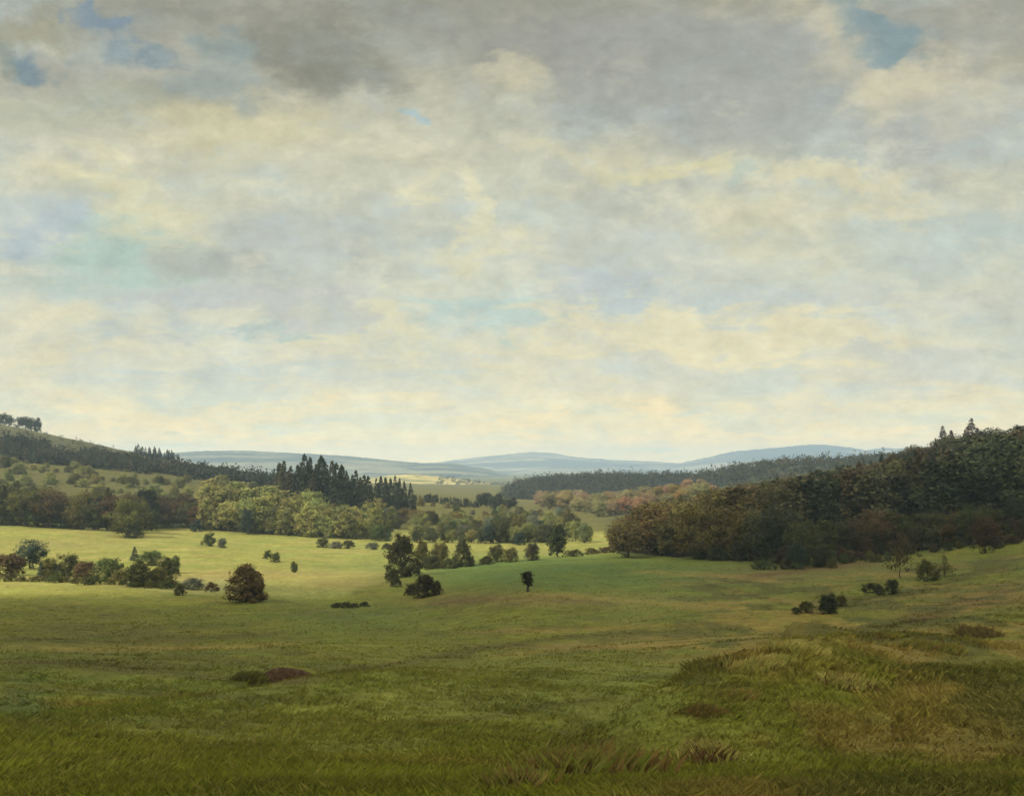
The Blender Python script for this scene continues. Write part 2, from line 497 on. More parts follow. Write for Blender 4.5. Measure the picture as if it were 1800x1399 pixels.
def ground_colour(x, y, z):
    px, py = project(x, y, z)
    d = np.maximum(y, 1.0)
    c = np.repeat(FG[None, :], len(x), 0)
    # broad stripes of longer, drier and fresher grass, lying across the slope
    s1 = fbm(x * 0.10 + 3, y * 0.33, 4)
    s2 = fbm(x * 0.5 + 13, y * 1.7 + 5, 3)
    s3 = fbm(x * 0.035 + 33, y * 0.06 + 5, 3)
    e = meadow_edge(px) * (1 + 0.10 * (fbm(x / 9, y / 9, 3) - 0.5))
    mead = sstep(-8, 8, d - e)
    mc = MEADOW[None, :] * (0.80 + 0.4 * s2[:, None])
    mc = mc + (A(.20, .235, .050) - mc) * sstep(.5, .68, s1)[:, None] * 0.7
    mc = mc + (A(.33, .25, .09) - mc) * sstep(.55, .7, fbm(x * 0.04, y * 0.25 + 50, 4))[:, None] * 0.5
    c = c + (A(.19, .145, .026) - c) * (sstep(.52, .70, s1) * .65)[:, None]
    c = c + (A(.115, .142, .020) - c) * (sstep(.50, .66, s3) * .7)[:, None]
    c = c + (A(.085, .082, .013) - c) * (sstep(.50, .34, s2) * .55)[:, None]
    c = c + (mc - c) * mead[:, None]
    for (qx, qy, rx, ry, pc, wt_) in PATCH:
        g = np.exp(-0.5 * (((px - qx) / rx) ** 2 + ((py - qy) / ry) ** 2) * 1.6) * wt_
        g = g * np.clip(0.35 + 1.3 * s1, 0, 1.1)
        c = c + (pc - c) * np.clip(g, 0, 1)[:, None]
    # strips of dark, ochre, brown or pale green colour along the folds of the slope
    for lc, th_, wl, pl in LINES:
        lx, ly = [p[0] for p in pl], [p[1] for p in pl]
        mid = np.interp(px, lx, ly)
        g = np.exp(-(((py - mid) / th_) + 1.6 * (s2 - .5)) ** 2) * sstep(lx[0] - 30, lx[0] + 50, px) * sstep(lx[-1] + 30, lx[-1] - 50, px)
        g = np.clip(g * wl * (.35 + 1.2 * s1), 0, 1) * (z < EYE)
        c = c + (lc - c) * g[:, None]
    rt = sstep(1000, 1350, px) * (d < 140)
    k1 = sstep(.50, .64, fbm(x / 2.6 + 91, y / 4.2 + 7, 4)) * (.12 + .5 * rt) * (1 - mead) * (d < 140)
    c = c + (A(.215, .150, .038) - c) * k1[:, None]
    k2 = sstep(.52, .64, fbm(x / 3.1 + 31, y / 5.5 + 77, 4)) * (.35 + .4 * rt) * (1 - mead) * (d < 140)
    c = c + (A(.068, .070, .015) - c) * k2[:, None]
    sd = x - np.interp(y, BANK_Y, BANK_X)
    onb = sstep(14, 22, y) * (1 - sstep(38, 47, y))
    g = np.exp(-((sd + .8) / .5) ** 2) * onb * np.clip(.4 + s1, 0, 1) * .75  # ditch growth, darkened in the colour so the bank's relief reads
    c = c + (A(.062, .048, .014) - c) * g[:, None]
    g = np.exp(-((sd - .35) / .75) ** 2) * sstep(28, 34, y) * onb * np.clip(.3 + s2, 0, 1) * .8  # ochre growth on the flank, standing in for warm light on it
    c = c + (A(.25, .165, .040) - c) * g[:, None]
    # floor of the woods and the scrub slopes behind the meadow
    wood = sstep(-10, 14, d - np.interp(px, [-300, 0, 300, 600, 750, 930, 1060, 1090, 1300, 1500, 1800, 2100],
                                        [330, 330, 345, 365, 370, 366, 352, 226, 196, 186, 158, 150]))
    wc = np.repeat(A(.055, .058, .02)[None, :], len(x), 0)
    scr = sstep(430, 520, px) * sstep(1110, 1040, px) + 0.75 * sstep(380, 440, d) * sstep(560, 300, px)
    wc = wc + (A(.120, .108, .026) - wc) * np.clip(scr, 0, 1)[:, None] * (0.55 + 0.7 * s1)[:, None]
    hillgrass = sstep(600, 680, d) * sstep(420, 250, px)
    wc = wc + (A(.115, .108, .045) - wc) * (hillgrass * (0.6 + 0.8 * s3))[:, None]
    c = c + (wc - c) * wood[:, None]
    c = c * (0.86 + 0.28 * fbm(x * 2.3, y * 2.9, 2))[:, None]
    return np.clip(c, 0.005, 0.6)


# ------------------------------------------------------------------ mesh helpers
def mesh_np(name, verts, faces, nside, smooth=False, attrs=None):
    verts = np.asarray(verts, np.float32)
    faces = np.asarray(faces, np.int32)
    me = bpy.data.meshes.new(name)
    me.vertices.add(len(verts))
    me.vertices.foreach_set('co', verts.ravel())
    nf = len(faces)
    me.loops.add(nf * nside)
    me.loops.foreach_set('vertex_index', faces.ravel())
    me.polygons.add(nf)
    me.polygons.foreach_set('loop_start', np.arange(0, nf * nside, nside, dtype=np.int32))
    me.polygons.foreach_set('loop_total', np.full(nf, nside, np.int32))
    if smooth:
        me.polygons.foreach_set('use_smooth', np.ones(nf, bool))
    for an, (kind, data) in (attrs or {}).items():
        at = me.attributes.new(an, kind, 'POINT')
        if kind == 'FLOAT_COLOR':
            d4 = np.ones((len(verts), 4), np.float32)
            d4[:, :3] = data
            at.data.foreach_set('color', d4.ravel())
        elif kind == 'FLOAT_VECTOR':
            at.data.foreach_set('vector', np.asarray(data, np.float32).ravel())
        else:
            at.data.foreach_set('value', np.asarray(data, np.float32).ravel())
    me.update(calc_edges=True)
    return me


def link(name, me, mat, parent=None):
    o = bpy.data.objects.new(name, me)
    COL.objects.link(o)
    if mat is not None and not me.materials:
        me.materials.append(mat)
    if parent is not None:
        o.parent = parent
    return o


def tag(o, label=None, cat=None, group=None, kind=None):
    if label:
        o['label'] = label
    if cat:
        o['category'] = cat
    if group:
        o['group'] = group
    if kind:
        o['kind'] = kind
    return o


def new_mat(name):
    m = bpy.data.materials.new(name)
    m.use_nodes = True
    m.node_tree.nodes.clear()
    return m, NT(m.node_tree)


def finish(t, col, rough=0.9, bump_h=None, bump_d=0.1, normal=None, translucent=0.0):
    p = t.n('ShaderNodeBsdfPrincipled')
    t.set(p.inputs['Base Color'], col)
    p.inputs['Roughness'].default_value = rough
    p.inputs['Specular IOR Level'].default_value = 0.15
    nrm = normal
    if bump_h is not None:
        b = t.n('ShaderNodeBump')
        b.inputs['Strength'].default_value = 0.8
        b.inputs['Distance'].default_value = bump_d
        t.set(b.inputs['Height'], bump_h)
        nrm = b.outputs[0]
    if nrm is not None:
        t.set(p.inputs['Normal'], nrm)
    sh = p.outputs[0]
    if translucent > 0:
        tr = t.n('ShaderNodeBsdfTranslucent')
        t.set(tr.inputs['Color'], col)
        if nrm is not None:
            t.set(tr.inputs['Normal'], nrm)
        mx = t.n('ShaderNodeMixShader')
        mx.inputs[0].default_value = translucent
        t.set(mx.inputs[1], sh)
        t.set(mx.inputs[2], tr.outputs[0])
        sh = mx.outputs[0]
    o = t.n('ShaderNodeOutputMaterial')
    t.set(o.inputs[0], sh)


def attr(t, name, out='Color'):
    nd = t.n('ShaderNodeAttribute', attribute_name=name)
    return nd.outputs[out]


def grey(t, v):
    c = t.n('ShaderNodeCombineXYZ')
    for i in range(3):
        t.set(c.inputs[i], v)
    return c.outputs[0]


# ground: colour of the plants x fine growth
M_ground, t = new_mat('meadow_turf')
tc = t.n('ShaderNodeTexCoord').outputs['Object']
st = t.vec('MULTIPLY', tc, (0.55, 1.5, 1.0))
na = t.noise(st, 1.1, 6, 0.68, 0.4)
nb = t.noise(st, 6.0, 4, 0.65)
nc = t.noise(tc, 0.12, 5, 0.6)
k = t.math('MULTIPLY', t.maprange(na, .25, .75, .62, 1.38, False), t.maprange(nb, .25, .75, .72, 1.28, False))
k = t.math('MULTIPLY', k, t.maprange(nc, .3, .7, .85, 1.15, False))
c = t.mix(1.0, attr(t, 'plant_colour'), grey(t, k), 'MULTIPLY')
finish(t, c, 0.95, t.math('ADD', na, t.math('MULTIPLY', nb, 0.5)), 0.25)

# hills far away
M_hill, t = new_mat('wooded_hill')
tc = t.n('ShaderNodeTexCoord').outputs['Object']
na = t.noise(tc, 0.012, 6, 0.65, 0.3)
nb = t.noise(tc, 0.06, 4, 0.65)
k = t.math('MULTIPLY', t.maprange(na, .3, .7, .65, 1.4, False), t.maprange(nb, .3, .7, .75, 1.25, False))
c = t.mix(1.0, attr(t, 'plant_colour'), grey(t, k), 'MULTIPLY')
finish(t, c, 0.95, nb, 6.0)

# leaves: colour of the individual plant (object colour) x clump and leaf variation
M_leaf, t = new_mat('leaves')
oi = t.n('ShaderNodeObjectInfo')
va = attr(t, 'tone', 'Fac')
c = t.mix(1.0, oi.outputs['Color'], grey(t, va), 'MULTIPLY')
tc = t.n('ShaderNodeTexCoord').outputs['Object']
hs = t.n('ShaderNodeHueSaturation')
t.set(hs.inputs['Hue'], t.maprange(t.noise(tc, 4.0, 3), .3, .7, .475, .525, False))
hs.inputs['Saturation'].default_value = 1.0
t.set(hs.inputs['Color'], c)
vt = t.n('ShaderNodeVectorTransform', vector_type='NORMAL', convert_from='OBJECT', convert_to='WORLD')
t.set(vt.inputs[0], attr(t, 'outward', 'Vector'))
gn = t.n('ShaderNodeNewGeometry').outputs['Normal']
nv = t.vec('NORMALIZE', t.vec('MULTIPLY_ADD', gn, (0.38, 0.38, 0.38), vt.outputs[0]))
finish(t, hs.outputs[0], 0.85, normal=nv, translucent=0.18)

# leaves that carry their own colour in the mesh (far woods)
M_wood, t = new_mat('far_leaves')
c = attr(t, 'plant_colour')
gn = t.n('ShaderNodeNewGeometry').outputs['Normal']
nv = t.vec('NORMALIZE', t.vec('MULTIPLY_ADD', gn, (0.55, 0.55, 0.55), attr(t, 'outward', 'Vector')))
finish(t, c, 0.85, normal=nv, translucent=0.12)

M_grass, t = new_mat('grass_blades')
c = attr(t, 'plant_colour')
gn = t.n('ShaderNodeNewGeometry').outputs['Normal']
nv = t.vec('NORMALIZE', t.vec('MULTIPLY_ADD', gn, (0.4, 0.4, 0.3), (-0.1, -0.2, 1.0)))
finish(t, c, 0.8, normal=nv, translucent=0.45)

M_bark, t = new_mat('bark')
tc = t.n('ShaderNodeTexCoord').outputs['Object']
nb = t.noise(t.vec('MULTIPLY', tc, (14, 14, 3)), 2.0, 5, 0.65)
finish(t, t.ramp(nb, [(0.3, (.035, .026, .018, 1)), (0.7, (.11, .085, .06, 1))]), 0.95, nb, 0.01)

M_soil, t = new_mat('bare_soil')
tc = t.n('ShaderNodeTexCoord').outputs['Object']
nb = t.noise(tc, 5.0, 6, 0.7, 0.4)
finish(t, t.ramp(nb, [(0.25, (.032, .018, .011, 1)), (0.55, (.066, .036, .018, 1)), (0.8, (.13, .085, .045, 1))]), 0.95, nb, 0.08)

M_shade_cloud, t = new_mat('shade_cloud_vapour')
tc = t.n('ShaderNodeTexCoord').outputs['Object']
finish(t, t.ramp(t.noise(tc, 0.02, 5), [(0.3, (.7, .7, .68, 1)), (0.7, (.85, .84, .8, 1))]), 1.0)
thin = t.n('ShaderNodeMixShader')          # added clouds kept thin: part of the sun passes straight through
thin.inputs[0].default_value = 0.74
outn = [n for n in M_shade_cloud.node_tree.nodes if n.type == 'OUTPUT_MATERIAL'][0]
t.set(thin.inputs[1], outn.inputs[0].links[0].from_socket)
tb = t.n('ShaderNodeBsdfTransparent')
t.set(thin.inputs[2], tb.outputs[0])
t.set(outn.inputs[0], thin.outputs[0])

# ------------------------------------------------------------------ ground sheet (polar, fine where it is near)
th_front = np.linspace(R(-33), R(33), 760)
th_side = np.linspace(R(33), R(327), 90)[1:-1]
th = np.concatenate([th_front, th_side])
rr = np.concatenate([np.exp(np.linspace(math.log(1.0), math.log(1000), 620)), np.exp(np.linspace(math.log(1000), math.log(7600), 50))[1:]])
TH, RR = np.meshgrid(th, rr, indexing='ij')
gx, gy = (RR * np.sin(TH)).ravel(), (RR * np.cos(TH)).ravel()
gz = height(gx, gy)
nT, nR = len(th), len(rr)
ii = np.arange(nT)[:, None]
jj = np.arange(nR - 1)[None, :]
q = np.stack([ii * nR + jj, ii * nR + jj + 1, ((ii + 1) % nT) * nR + jj + 1, ((ii + 1) % nT) * nR + jj], -1).reshape(-1, 4)
cen = len(gx)
gx, gy = np.append(gx, 0), np.append(gy, 0)
gz = np.append(gz, height(np.array([0.]), np.array([0.]))[0])
gcol = ground_colour(gx, gy, gz)
fan = np.stack([np.full(nT, cen), np.arange(nT) * nR, ((np.arange(nT) + 1) % nT) * nR, ], -1)
fan4 = np.concatenate([fan, fan[:, 2:3]], 1)
me = mesh_np('ground', np.stack([gx, gy, gz], 1), q, 4, True, {'plant_colour': ('FLOAT_COLOR', gcol)})
ground = tag(link('ground', me, M_ground), kind='structure')


# ------------------------------------------------------------------ distant hills
def ridge(name, sil, D, w_front, w_back, base, colour_fn, rough=6.0, nx=420, nt=44):
    sx = np.array([p for p, _ in sil], float)
    crest = np.array([EYE + ray(900, y)[1] * D for _, y in sil])
    pxs = np.linspace(sx[0], sx[-1], nx)
    cz = np.interp(pxs, sx, crest)
    kk = np.ones(7) / 7
    cz = np.convolve(np.pad(cz, 3, mode='edge'), kk, 'valid')
    tt = np.concatenate([np.linspace(-1, 0, nt), np.linspace(0, 1, nt // 3)[1:]])
    P, T = np.meshgrid(pxs, tt, indexing='ij')
    CZ = np.repeat(cz[:, None], len(tt), 1)
    x = (P - CX) / F * D
    y = D + np.where(T < 0, T * w_front, T * w_back)
    pr = np.where(T < 0, 0.5 - 0.5 * np.cos(np.pi * (1 + T)), 0.5 + 0.5 * np.cos(np.pi * T))
    n = fbm(x / (D * .05), y / (D * .05), 5) - 0.5
    fine = fbm(x / (D * .004), y / (D * .006), 3) - 0.5
    z = base + (CZ - base) * pr + rough * n * (0.3 + 0.7 * (1 - pr)) * np.minimum(1, pr * 4) + fine * rough * 0.30
    x, y, z = x.ravel(), y.ravel(), z.ravel()
    m = len(tt)
    ii = np.arange(nx - 1)[:, None]
    jj = np.arange(m - 1)[None, :]
    q = np.stack([ii * m + jj, (ii + 1) * m + jj, (ii + 1) * m + jj + 1, ii * m + jj + 1], -1).reshape(-1, 4)
    c = colour_fn(x, y, z, T.ravel())
    me = mesh_np(name, np.stack([x, y, z], 1), q, 4, True, {'plant_colour': ('FLOAT_COLOR', np.clip(c, .004, .6))})
    return tag(link(name, me, M_hill), kind='structure')


def patchy(a, b, s, lo=.45, hi=.6, stretch=3.0):
    def fn(x, y, z, T):
        n = fbm(x / (s * stretch), (y + 3 * z) / s, 4)
        k = sstep(lo, hi, n)[:, None]
        return a[None, :] * (1 - k) + b[None, :] * k
    return fn


ridge('hills', [(600, 850), (690, 832), (760, 815), (800, 809), (870, 801), (930, 795), (965, 796), (1010, 804), (1070, 809), (1130, 811),
                (1190, 814), (1240, 818), (1320, 826), (1420, 850)], 7000, 1900, 1200, -10,
      patchy(A(.022, .028, .018), A(.32, .26, .15), 130), 40)
ridge('hills', [(1060, 850), (1130, 828), (1190, 815), (1225, 808), (1260, 800), (1290, 793), (1340, 789), (1400, 784), (1430, 782), (1470, 787),
                (1510, 794), (1545, 788), (1600, 790), (1680, 800), (1760, 830)], 6600, 1700, 1200, -10,
      patchy(A(.022, .027, .019), A(.28, .23, .13), 130, .5, .62), 40)
ridge('hills', [(800, 850), (850, 838), (900, 830), (950, 823), (1000, 822), (1050, 826), (1110, 833), (1180, 846)], 5600, 700, 600, -8,
      patchy(A(.020, .025, .016), A(.32, .26, .14), 90, .45, .6), 18)
ridge('hills', [(900, 856), (960, 844), (1020, 837), (1080, 834), (1150, 834), (1220, 836), (1300, 846), (1380, 860)], 2600, 450, 400, -6,
      patchy(A(.03, .036, .022), A(.10, .09, .04), 60, .5, .62), 10)
ridge('hills', [(940, 850), (1010, 838), (1060, 829), (1110, 826), (1160, 827), (1240, 832), (1330, 838), (1420, 852)], 4800, 800, 700, -8,
      patchy(A(.03, .036, .025), A(.14, .12, .06), 80, .5, .62), 16)
ridge('hills', [(100, 812), (200, 800), (310, 797), (360, 793), (440, 793), (520, 797), (600, 800), (650, 805), (700, 810), (740, 814), (800, 815), (860, 825),
                (910, 840), (950, 850), (990, 862)], 4200, 1000, 800, -6,
      patchy(A(.018, .023, .015), A(.19, .17, .085), 80, .48, .62), 24)


def field_col(x, y, z, T):
    n = fbm(x / 150, (y + 6 * z) / 26, 4)
    c = A(.42, .34, .13)[None, :] * (0.75 + 0.5 * n[:, None])
    k = sstep(.56, .62, fbm(x / 60 + 7, (y + 4 * z) / 14, 3))[:, None]
    return c * (1 - k) + A(.16, .17, .07)[None, :] * k


ridge('hills', [(560, 880), (640, 842), (690, 835), (725, 833), (770, 837), (830, 846), (890, 853), (940, 862), (1000, 880)], 1700, 450, 300, -4,
      field_col, 3)
ridge('hills', [(840, 884), (885, 866), (915, 852), (945, 846), (1000, 845), (1060, 841), (1110, 842), (1160, 842), (1200, 842), (1230, 840), (1262, 832),
                (1300, 824), (1340, 819), (1385, 815), (1430, 813), (1480, 811), (1540, 808), (1600, 806), (1700, 806), (1850, 800)], 880, 230, 200, 0,
      patchy(A(.040, .046, .026), A(.085, .085, .035), 40, .5, .64), 4)


# ------------------------------------------------------------------ plants
def leaf_mesh(name, cen, rad, per, size, g, centre, squash=1.0, droop=0.0):
    """leaf-sized quads filling clumps; cen (n,3), rad (n,)"""
    n = len(cen)
    N = n * per
    idx = np.repeat(np.arange(n), per)
    v = g.normal(size=(N, 3))
    v /= np.linalg.norm(v, axis=1)[:, None]
    r = g.random(N) ** 0.45
    off = v * (r * rad[idx])[:, None]
    off[:, 2] *= squash
    p = cen[idx] + off
    p[:, 2] -= droop * np.hypot(off[:, 0], off[:, 1])
    a = g.normal(size=(N, 3))
    a /= np.linalg.norm(a, axis=1)[:, None]
    b = np.cross(a, g.normal(size=(N, 3)))
    b /= np.linalg.norm(b, axis=1)[:, None]
    s = size * (0.6 + 0.8 * g.random(N))[:, None]
    a, b = a * s, b * s * 0.62
    verts = np.stack([p - a, p + b, p + a, p - b], 1).reshape(-1, 3)
    clump_tone = 0.80 + 0.40 * g.random(n)
    tone = clump_tone[idx] * (0.84 + 0.32 * g.random(N))
    outw = (p - centre[None, :])
    outw /= np.linalg.norm(outw, axis=1)[:, None] + 1e-6
    outw = 0.55 * outw + 0.45 * v
    outw[:, 2] += 0.15
    faces = np.arange(N * 4).reshape(-1, 4)
    return verts, faces, np.repeat(tone, 4), np.repeat(outw, 4, 0)


def tube(pts, rads, sides=7):
    pts = np.asarray(pts, float)
    V, Fc = [], []
    for i, (p, r) in enumerate(zip(pts, rads)):
        d = pts[min(i + 1, len(pts) - 1)] - pts[max(i - 1, 0)]
        d /= np.linalg.norm(d) + 1e-9
        a = np.cross(d, [0.3, 1, 0.1])
        a /= np.linalg.norm(a)
        b = np.cross(d, a)
        for k in range(sides):
            an = 2 * math.pi * k / sides
            V.append(p + r * (math.cos(an) * a + math.sin(an) * b))
    for i in range(len(pts) - 1):
        for k in range(sides):
            k2 = (k + 1) % sides
            Fc.append((i * sides + k, i * sides + k2, (i + 1) * sides + k2, (i + 1) * sides + k))
    return np.array(V), np.array(Fc)


def join(parts):
    V, Fc, o = [], [], 0
    for v, f in parts:
        V.append(v)
        Fc.append(f + o)
        o += len(v)
    return np.concatenate(V), np.concatenate(Fc)


def trunk_mesh(g, r0, top, limbs, reach, z0):
    parts = []
    n = 6
    pts = [np.array([0.015 * math.sin(3 * i + r0 * 90), 0.012 * math.cos(2.3 * i), -0.03 + (top + 0.03) * i / (n - 1)]) for i in range(n)]
    parts.append(tube(pts, [r0 * (1.25 if i == 0 else 1 - 0.8 * i / (n - 1)) for i in range(n)]))
    for i in range(limbs):
        z = z0 + (top - z0) * (0.1 + 0.75 * g.random())
        an = g.random() * 6.283
        L = reach * (0.6 + 0.5 * g.random())
        p0 = np.array([0, 0, z])
        p1 = p0 + np.array([math.cos(an) * L * .5, math.sin(an) * L * .5, L * .38])
        p2 = p0 + np.array([math.cos(an) * L, math.sin(an) * L, L * .62])
        parts.append(tube([p0, p1, p2], [r0 * .45, r0 * .28, r0 * .08], 5))
    v, f = join(parts)
    return mesh_np('trunk', v, f, 4, True)


PROTO = {}


def crown_data(me_name, d):
    v, f, tone, ow = d
    return mesh_np(me_name, v, f, 4, False, {'tone': ('FLOAT', tone), 'outward': ('FLOAT_VECTOR', ow)})


def make_round(kind, var, rx, rz, cz, nclump, cr, per, leaf, trunk_r, ragged=0.3, limbs=7):
    g = np.random.default_rng(hash((len(kind), var, nclump)) & 0xffff)
    v = g.normal(size=(nclump, 3))
    v /= np.linalg.norm(v, axis=1)[:, None]
    r = g.random(nclump) ** 0.38
    an = np.arctan2(v[:, 1], v[:, 0])
    lob = 1 + ragged * (0.5 * np.sin(2 * an + var * 1.7) + 0.5 * np.sin(3 * an + var * 3.1 + 4 * v[:, 2]) + 0.7 * (g.random(nclump) - 0.5))
    cen = v * (r * lob)[:, None] * np.array([rx, rx, rz])
    cen[:, 2] += cz
    cen[:, 2] = np.maximum(cen[:, 2], 0.05)
    rad = cr * (0.65 + 0.7 * g.random(nclump))
    d = leaf_mesh('crown', cen, rad, per, leaf, g, np.array([0, 0, cz - rz * 0.3]), 0.8)
    zmax = d[0][:, 2].max()
    tr = trunk_mesh(g, trunk_r, cz + rz * 0.45, limbs, rx * 0.9, max(0.06, cz - rz * 0.8))
    PROTO.setdefault(kind, []).append((tr, crown_data('crown', d), zmax))


def make_dome(kind, var, rx, nclump, cr, per, leaf, trunk_r, power=1.7, zlow=.03, spike=.25):
    """bush or tree leafy to the ground: widest low down, narrowing to an uneven top"""
    g = np.random.default_rng(900 + var * 31 + nclump)
    z = zlow + (.94 - zlow) * g.random(nclump) ** .85
    rmax = rx * np.sqrt(np.clip(1 - np.clip((z - .12) / .88, 0, 1) ** power, .01, 1)) * np.where(z < .15, .82, 1)
    an = g.random(nclump) * 6.283
    la = .07 if kind == 'conebush' else .15
    lob = 1 + la * np.sin(2 * an + var * 2.1) + la * np.sin(3 * an + 5 * z + var)
    r = g.random(nclump) ** .42 * rmax * lob
    cen = np.stack([r * np.cos(an), r * np.sin(an), z + spike * .2 * g.normal(size=nclump) * (z > .6)], 1)
    cen[:, 2] = np.clip(cen[:, 2], .03, 1.02)
    rad = cr * (.65 + .7 * g.random(nclump))
    d = leaf_mesh('crown', cen, rad, per, leaf, g, np.array([0, 0, .15]), .95)
    d[0][:, 2] = np.maximum(d[0][:, 2], 0.0)
    tr = trunk_mesh(g, trunk_r, .72, 6, rx * .7, .1)
    PROTO.setdefault(kind, []).append((tr, crown_data('crown', d), d[0][:, 2].max()))


def make_conifer(kind, var, rad, bare, nb, per, leaf, power=0.85):
    g = np.random.default_rng(var * 77 + nb)
    z = bare + (0.99 - bare) * g.random(nb) ** 1.15
    R0 = rad * (1 - z) ** power * (0.62 + 0.55 * g.random(nb)) + 0.008
    an = g.random(nb) * 6.283
    lean = 1 + 0.2 * np.sin(an + var)
    t_ = 0.35 + 0.65 * g.random((nb, per)) ** 0.6
    rr_ = (R0 * lean)[:, None] * t_
    a2 = an[:, None] + g.normal(size=(nb, per)) * 0.28
    px_, py_ = rr_ * np.cos(a2), rr_ * np.sin(a2)
    pz_ = z[:, None] - 0.32 * rr_ + g.normal(size=(nb, per)) * 0.010 + 0.12 * rr_ ** 2 / rad
    p = np.stack([px_, py_, pz_], -1).reshape(-1, 3)
    N = len(p)
    out_ = np.stack([np.cos(a2), np.sin(a2), np.full_like(a2, -0.35)], -1).reshape(-1, 3)
    a = out_ + g.normal(size=(N, 3)) * 0.45
    a /= np.linalg.norm(a, axis=1)[:, None]
    b = np.cross(a, g.normal(size=(N, 3)))
    b /= np.linalg.norm(b, axis=1)[:, None]
    s = (leaf * (0.6 + 0.8 * g.random(N)) * (1.15 - 0.6 * np.repeat(z, per)))[:, None]
    a, b = a * s * 1.3, b * s * 0.5
    verts = np.stack([p - a, p + b, p + a, p - b], 1).reshape(-1, 3)
    verts[:, 2] = np.maximum(verts[:, 2], 0.01)
    tone = np.repeat(0.6 + 0.8 * g.random(nb), per) * (0.75 + 0.5 * g.random(N))
    ow = np.stack([p[:, 0] / rad, p[:, 1] / rad, np.full(N, .35)], 1)
    ow /= np.linalg.norm(ow, axis=1)[:, None]
    tr = trunk_mesh(g, 0.016, 0.96, 0, 0.1, 0.2)
    PROTO.setdefault(kind, []).append((tr, crown_data('crown', (verts, np.arange(N * 4).reshape(-1, 4), np.repeat(tone, 4), np.repeat(ow, 4, 0))), verts[:, 2].max()))


for v_ in range(4):
    make_round('broadleaf', v_, .36, .43, .51, 84, .12, 84, .0165, .020, .26)
for v_ in range(3):
    make_dome('oval', v_, .25, 80, .095, 60, .022, .017, 2.6, .10)
for v_ in range(4):
    make_dome('bush', v_, .48, 84, .135, 62, .026, .022, 1.9, .05, .4)
for v_ in range(3):
    make_round('sparse', v_, .42, .40, .55, 34, .12, 26, .024, .016, .5, 14)
for v_ in range(2):
    make_dome('lowbush', v_, 1.0, 90, .20, 44, .042, .02, 1.8, .05, .5)
for v_ in range(2):
    make_dome('conebush', v_, .41, 110, .105, 70, .020, .022, 1.05, .05, .35)
for v_ in range(2):
    make_round('topheavy', v_, .27, .34, .62, 60, .11, 44, .025, .085, .18, 5)
for v_ in range(4):
    make_conifer('conifer', v_, .21, .05, 190, 15, .020)
for v_ in range(2):
    make_conifer('slim', v_ + 5, .15, .03, 170, 14, .019, 0.7)

NAMES = {'broadleaf': 'broadleaf_tree', 'oval': 'oval_tree', 'bush': 'bush', 'sparse': 'sparse_tree', 'lowbush': 'low_bush',
         'topheavy': 'small_tree', 'conebush': 'cone_bush', 'conifer': 'conifer_tree', 'slim': 'slim_conifer'}
CATS = {'bush': 'bush', 'conebush': 'tree', 'lowbush': 'bush', 'conifer': 'conifer', 'slim': 'conifer'}
prand = np.random.default_rng(41)


def plant(kind, x, y, h, colour, label, group=None, wide=1.0, var=None, z=None, jitter=0.18):
    pr = PROTO[kind]
    tr, cr, zmax = pr[int(prand.integers(len(pr))) if var is None else var]
    zz_ = float(height(np.array([x]), np.array([y]))[0]) if z is None else z
    root = bpy.data.objects.new(NAMES[kind], None)
    COL.objects.link(root)
    root.empty_display_size = 0.3
    root.location = (x, y, zz_ - 0.02 * h)
    root.rotation_euler = (0, 0, prand.random() * 6.283)
    s = h / zmax
    root.scale = (s * wide, s * wide, s)
    tag(root, label, CATS.get(kind, 'tree'), group)
    link('trunk', tr, M_bark, root)
    o = link('crown', cr, M_leaf, root)
    j = 1 + 0.4 * jitter * (prand.random(3) - 0.5) + 1.2 * jitter * (prand.random() - 0.5)
    o.color = tuple(np.clip(np.array(colour) * j, 0.004, 0.7)) + (1.0,)
    return root


def at_px(kind, px, base, hpx, colour, label, group=None, wide=1.0, var=None, jitter=0.1):
    x, y, z = hit(px, base)
    return plant(kind, x, y, hpx * y / F * 1.03, colour, label, group, wide, var, z, jitter)


def in_depth(kind, px, d, hpx, colour, label, group=None, wide=1.0, jitter=0.3):
    x, y = gpt(px, d)
    return plant(kind, x, y, hpx * d / F, colour, label, group, wide, None, None, jitter)


# leaf colours (albedo)
C_FIR = (.034, .040, .020)
C_FIRWARM = (.075, .066, .026)
C_OLIVE = (.115, .105, .028)
C_DARK = (.070, .072, .024)
C_GREEN = (.085, .105, .030)
C_YEL = (.29, .275, .075)
C_LIME = (.25, .265, .075)
C_GOLD = (.185, .135, .034)
C_RUSSET = (.105, .068, .030)
C_PINK = (.26, .18, .095)
C_BLUE = (.045, .066, .048)
C_GREY = (.15, .155, .10)

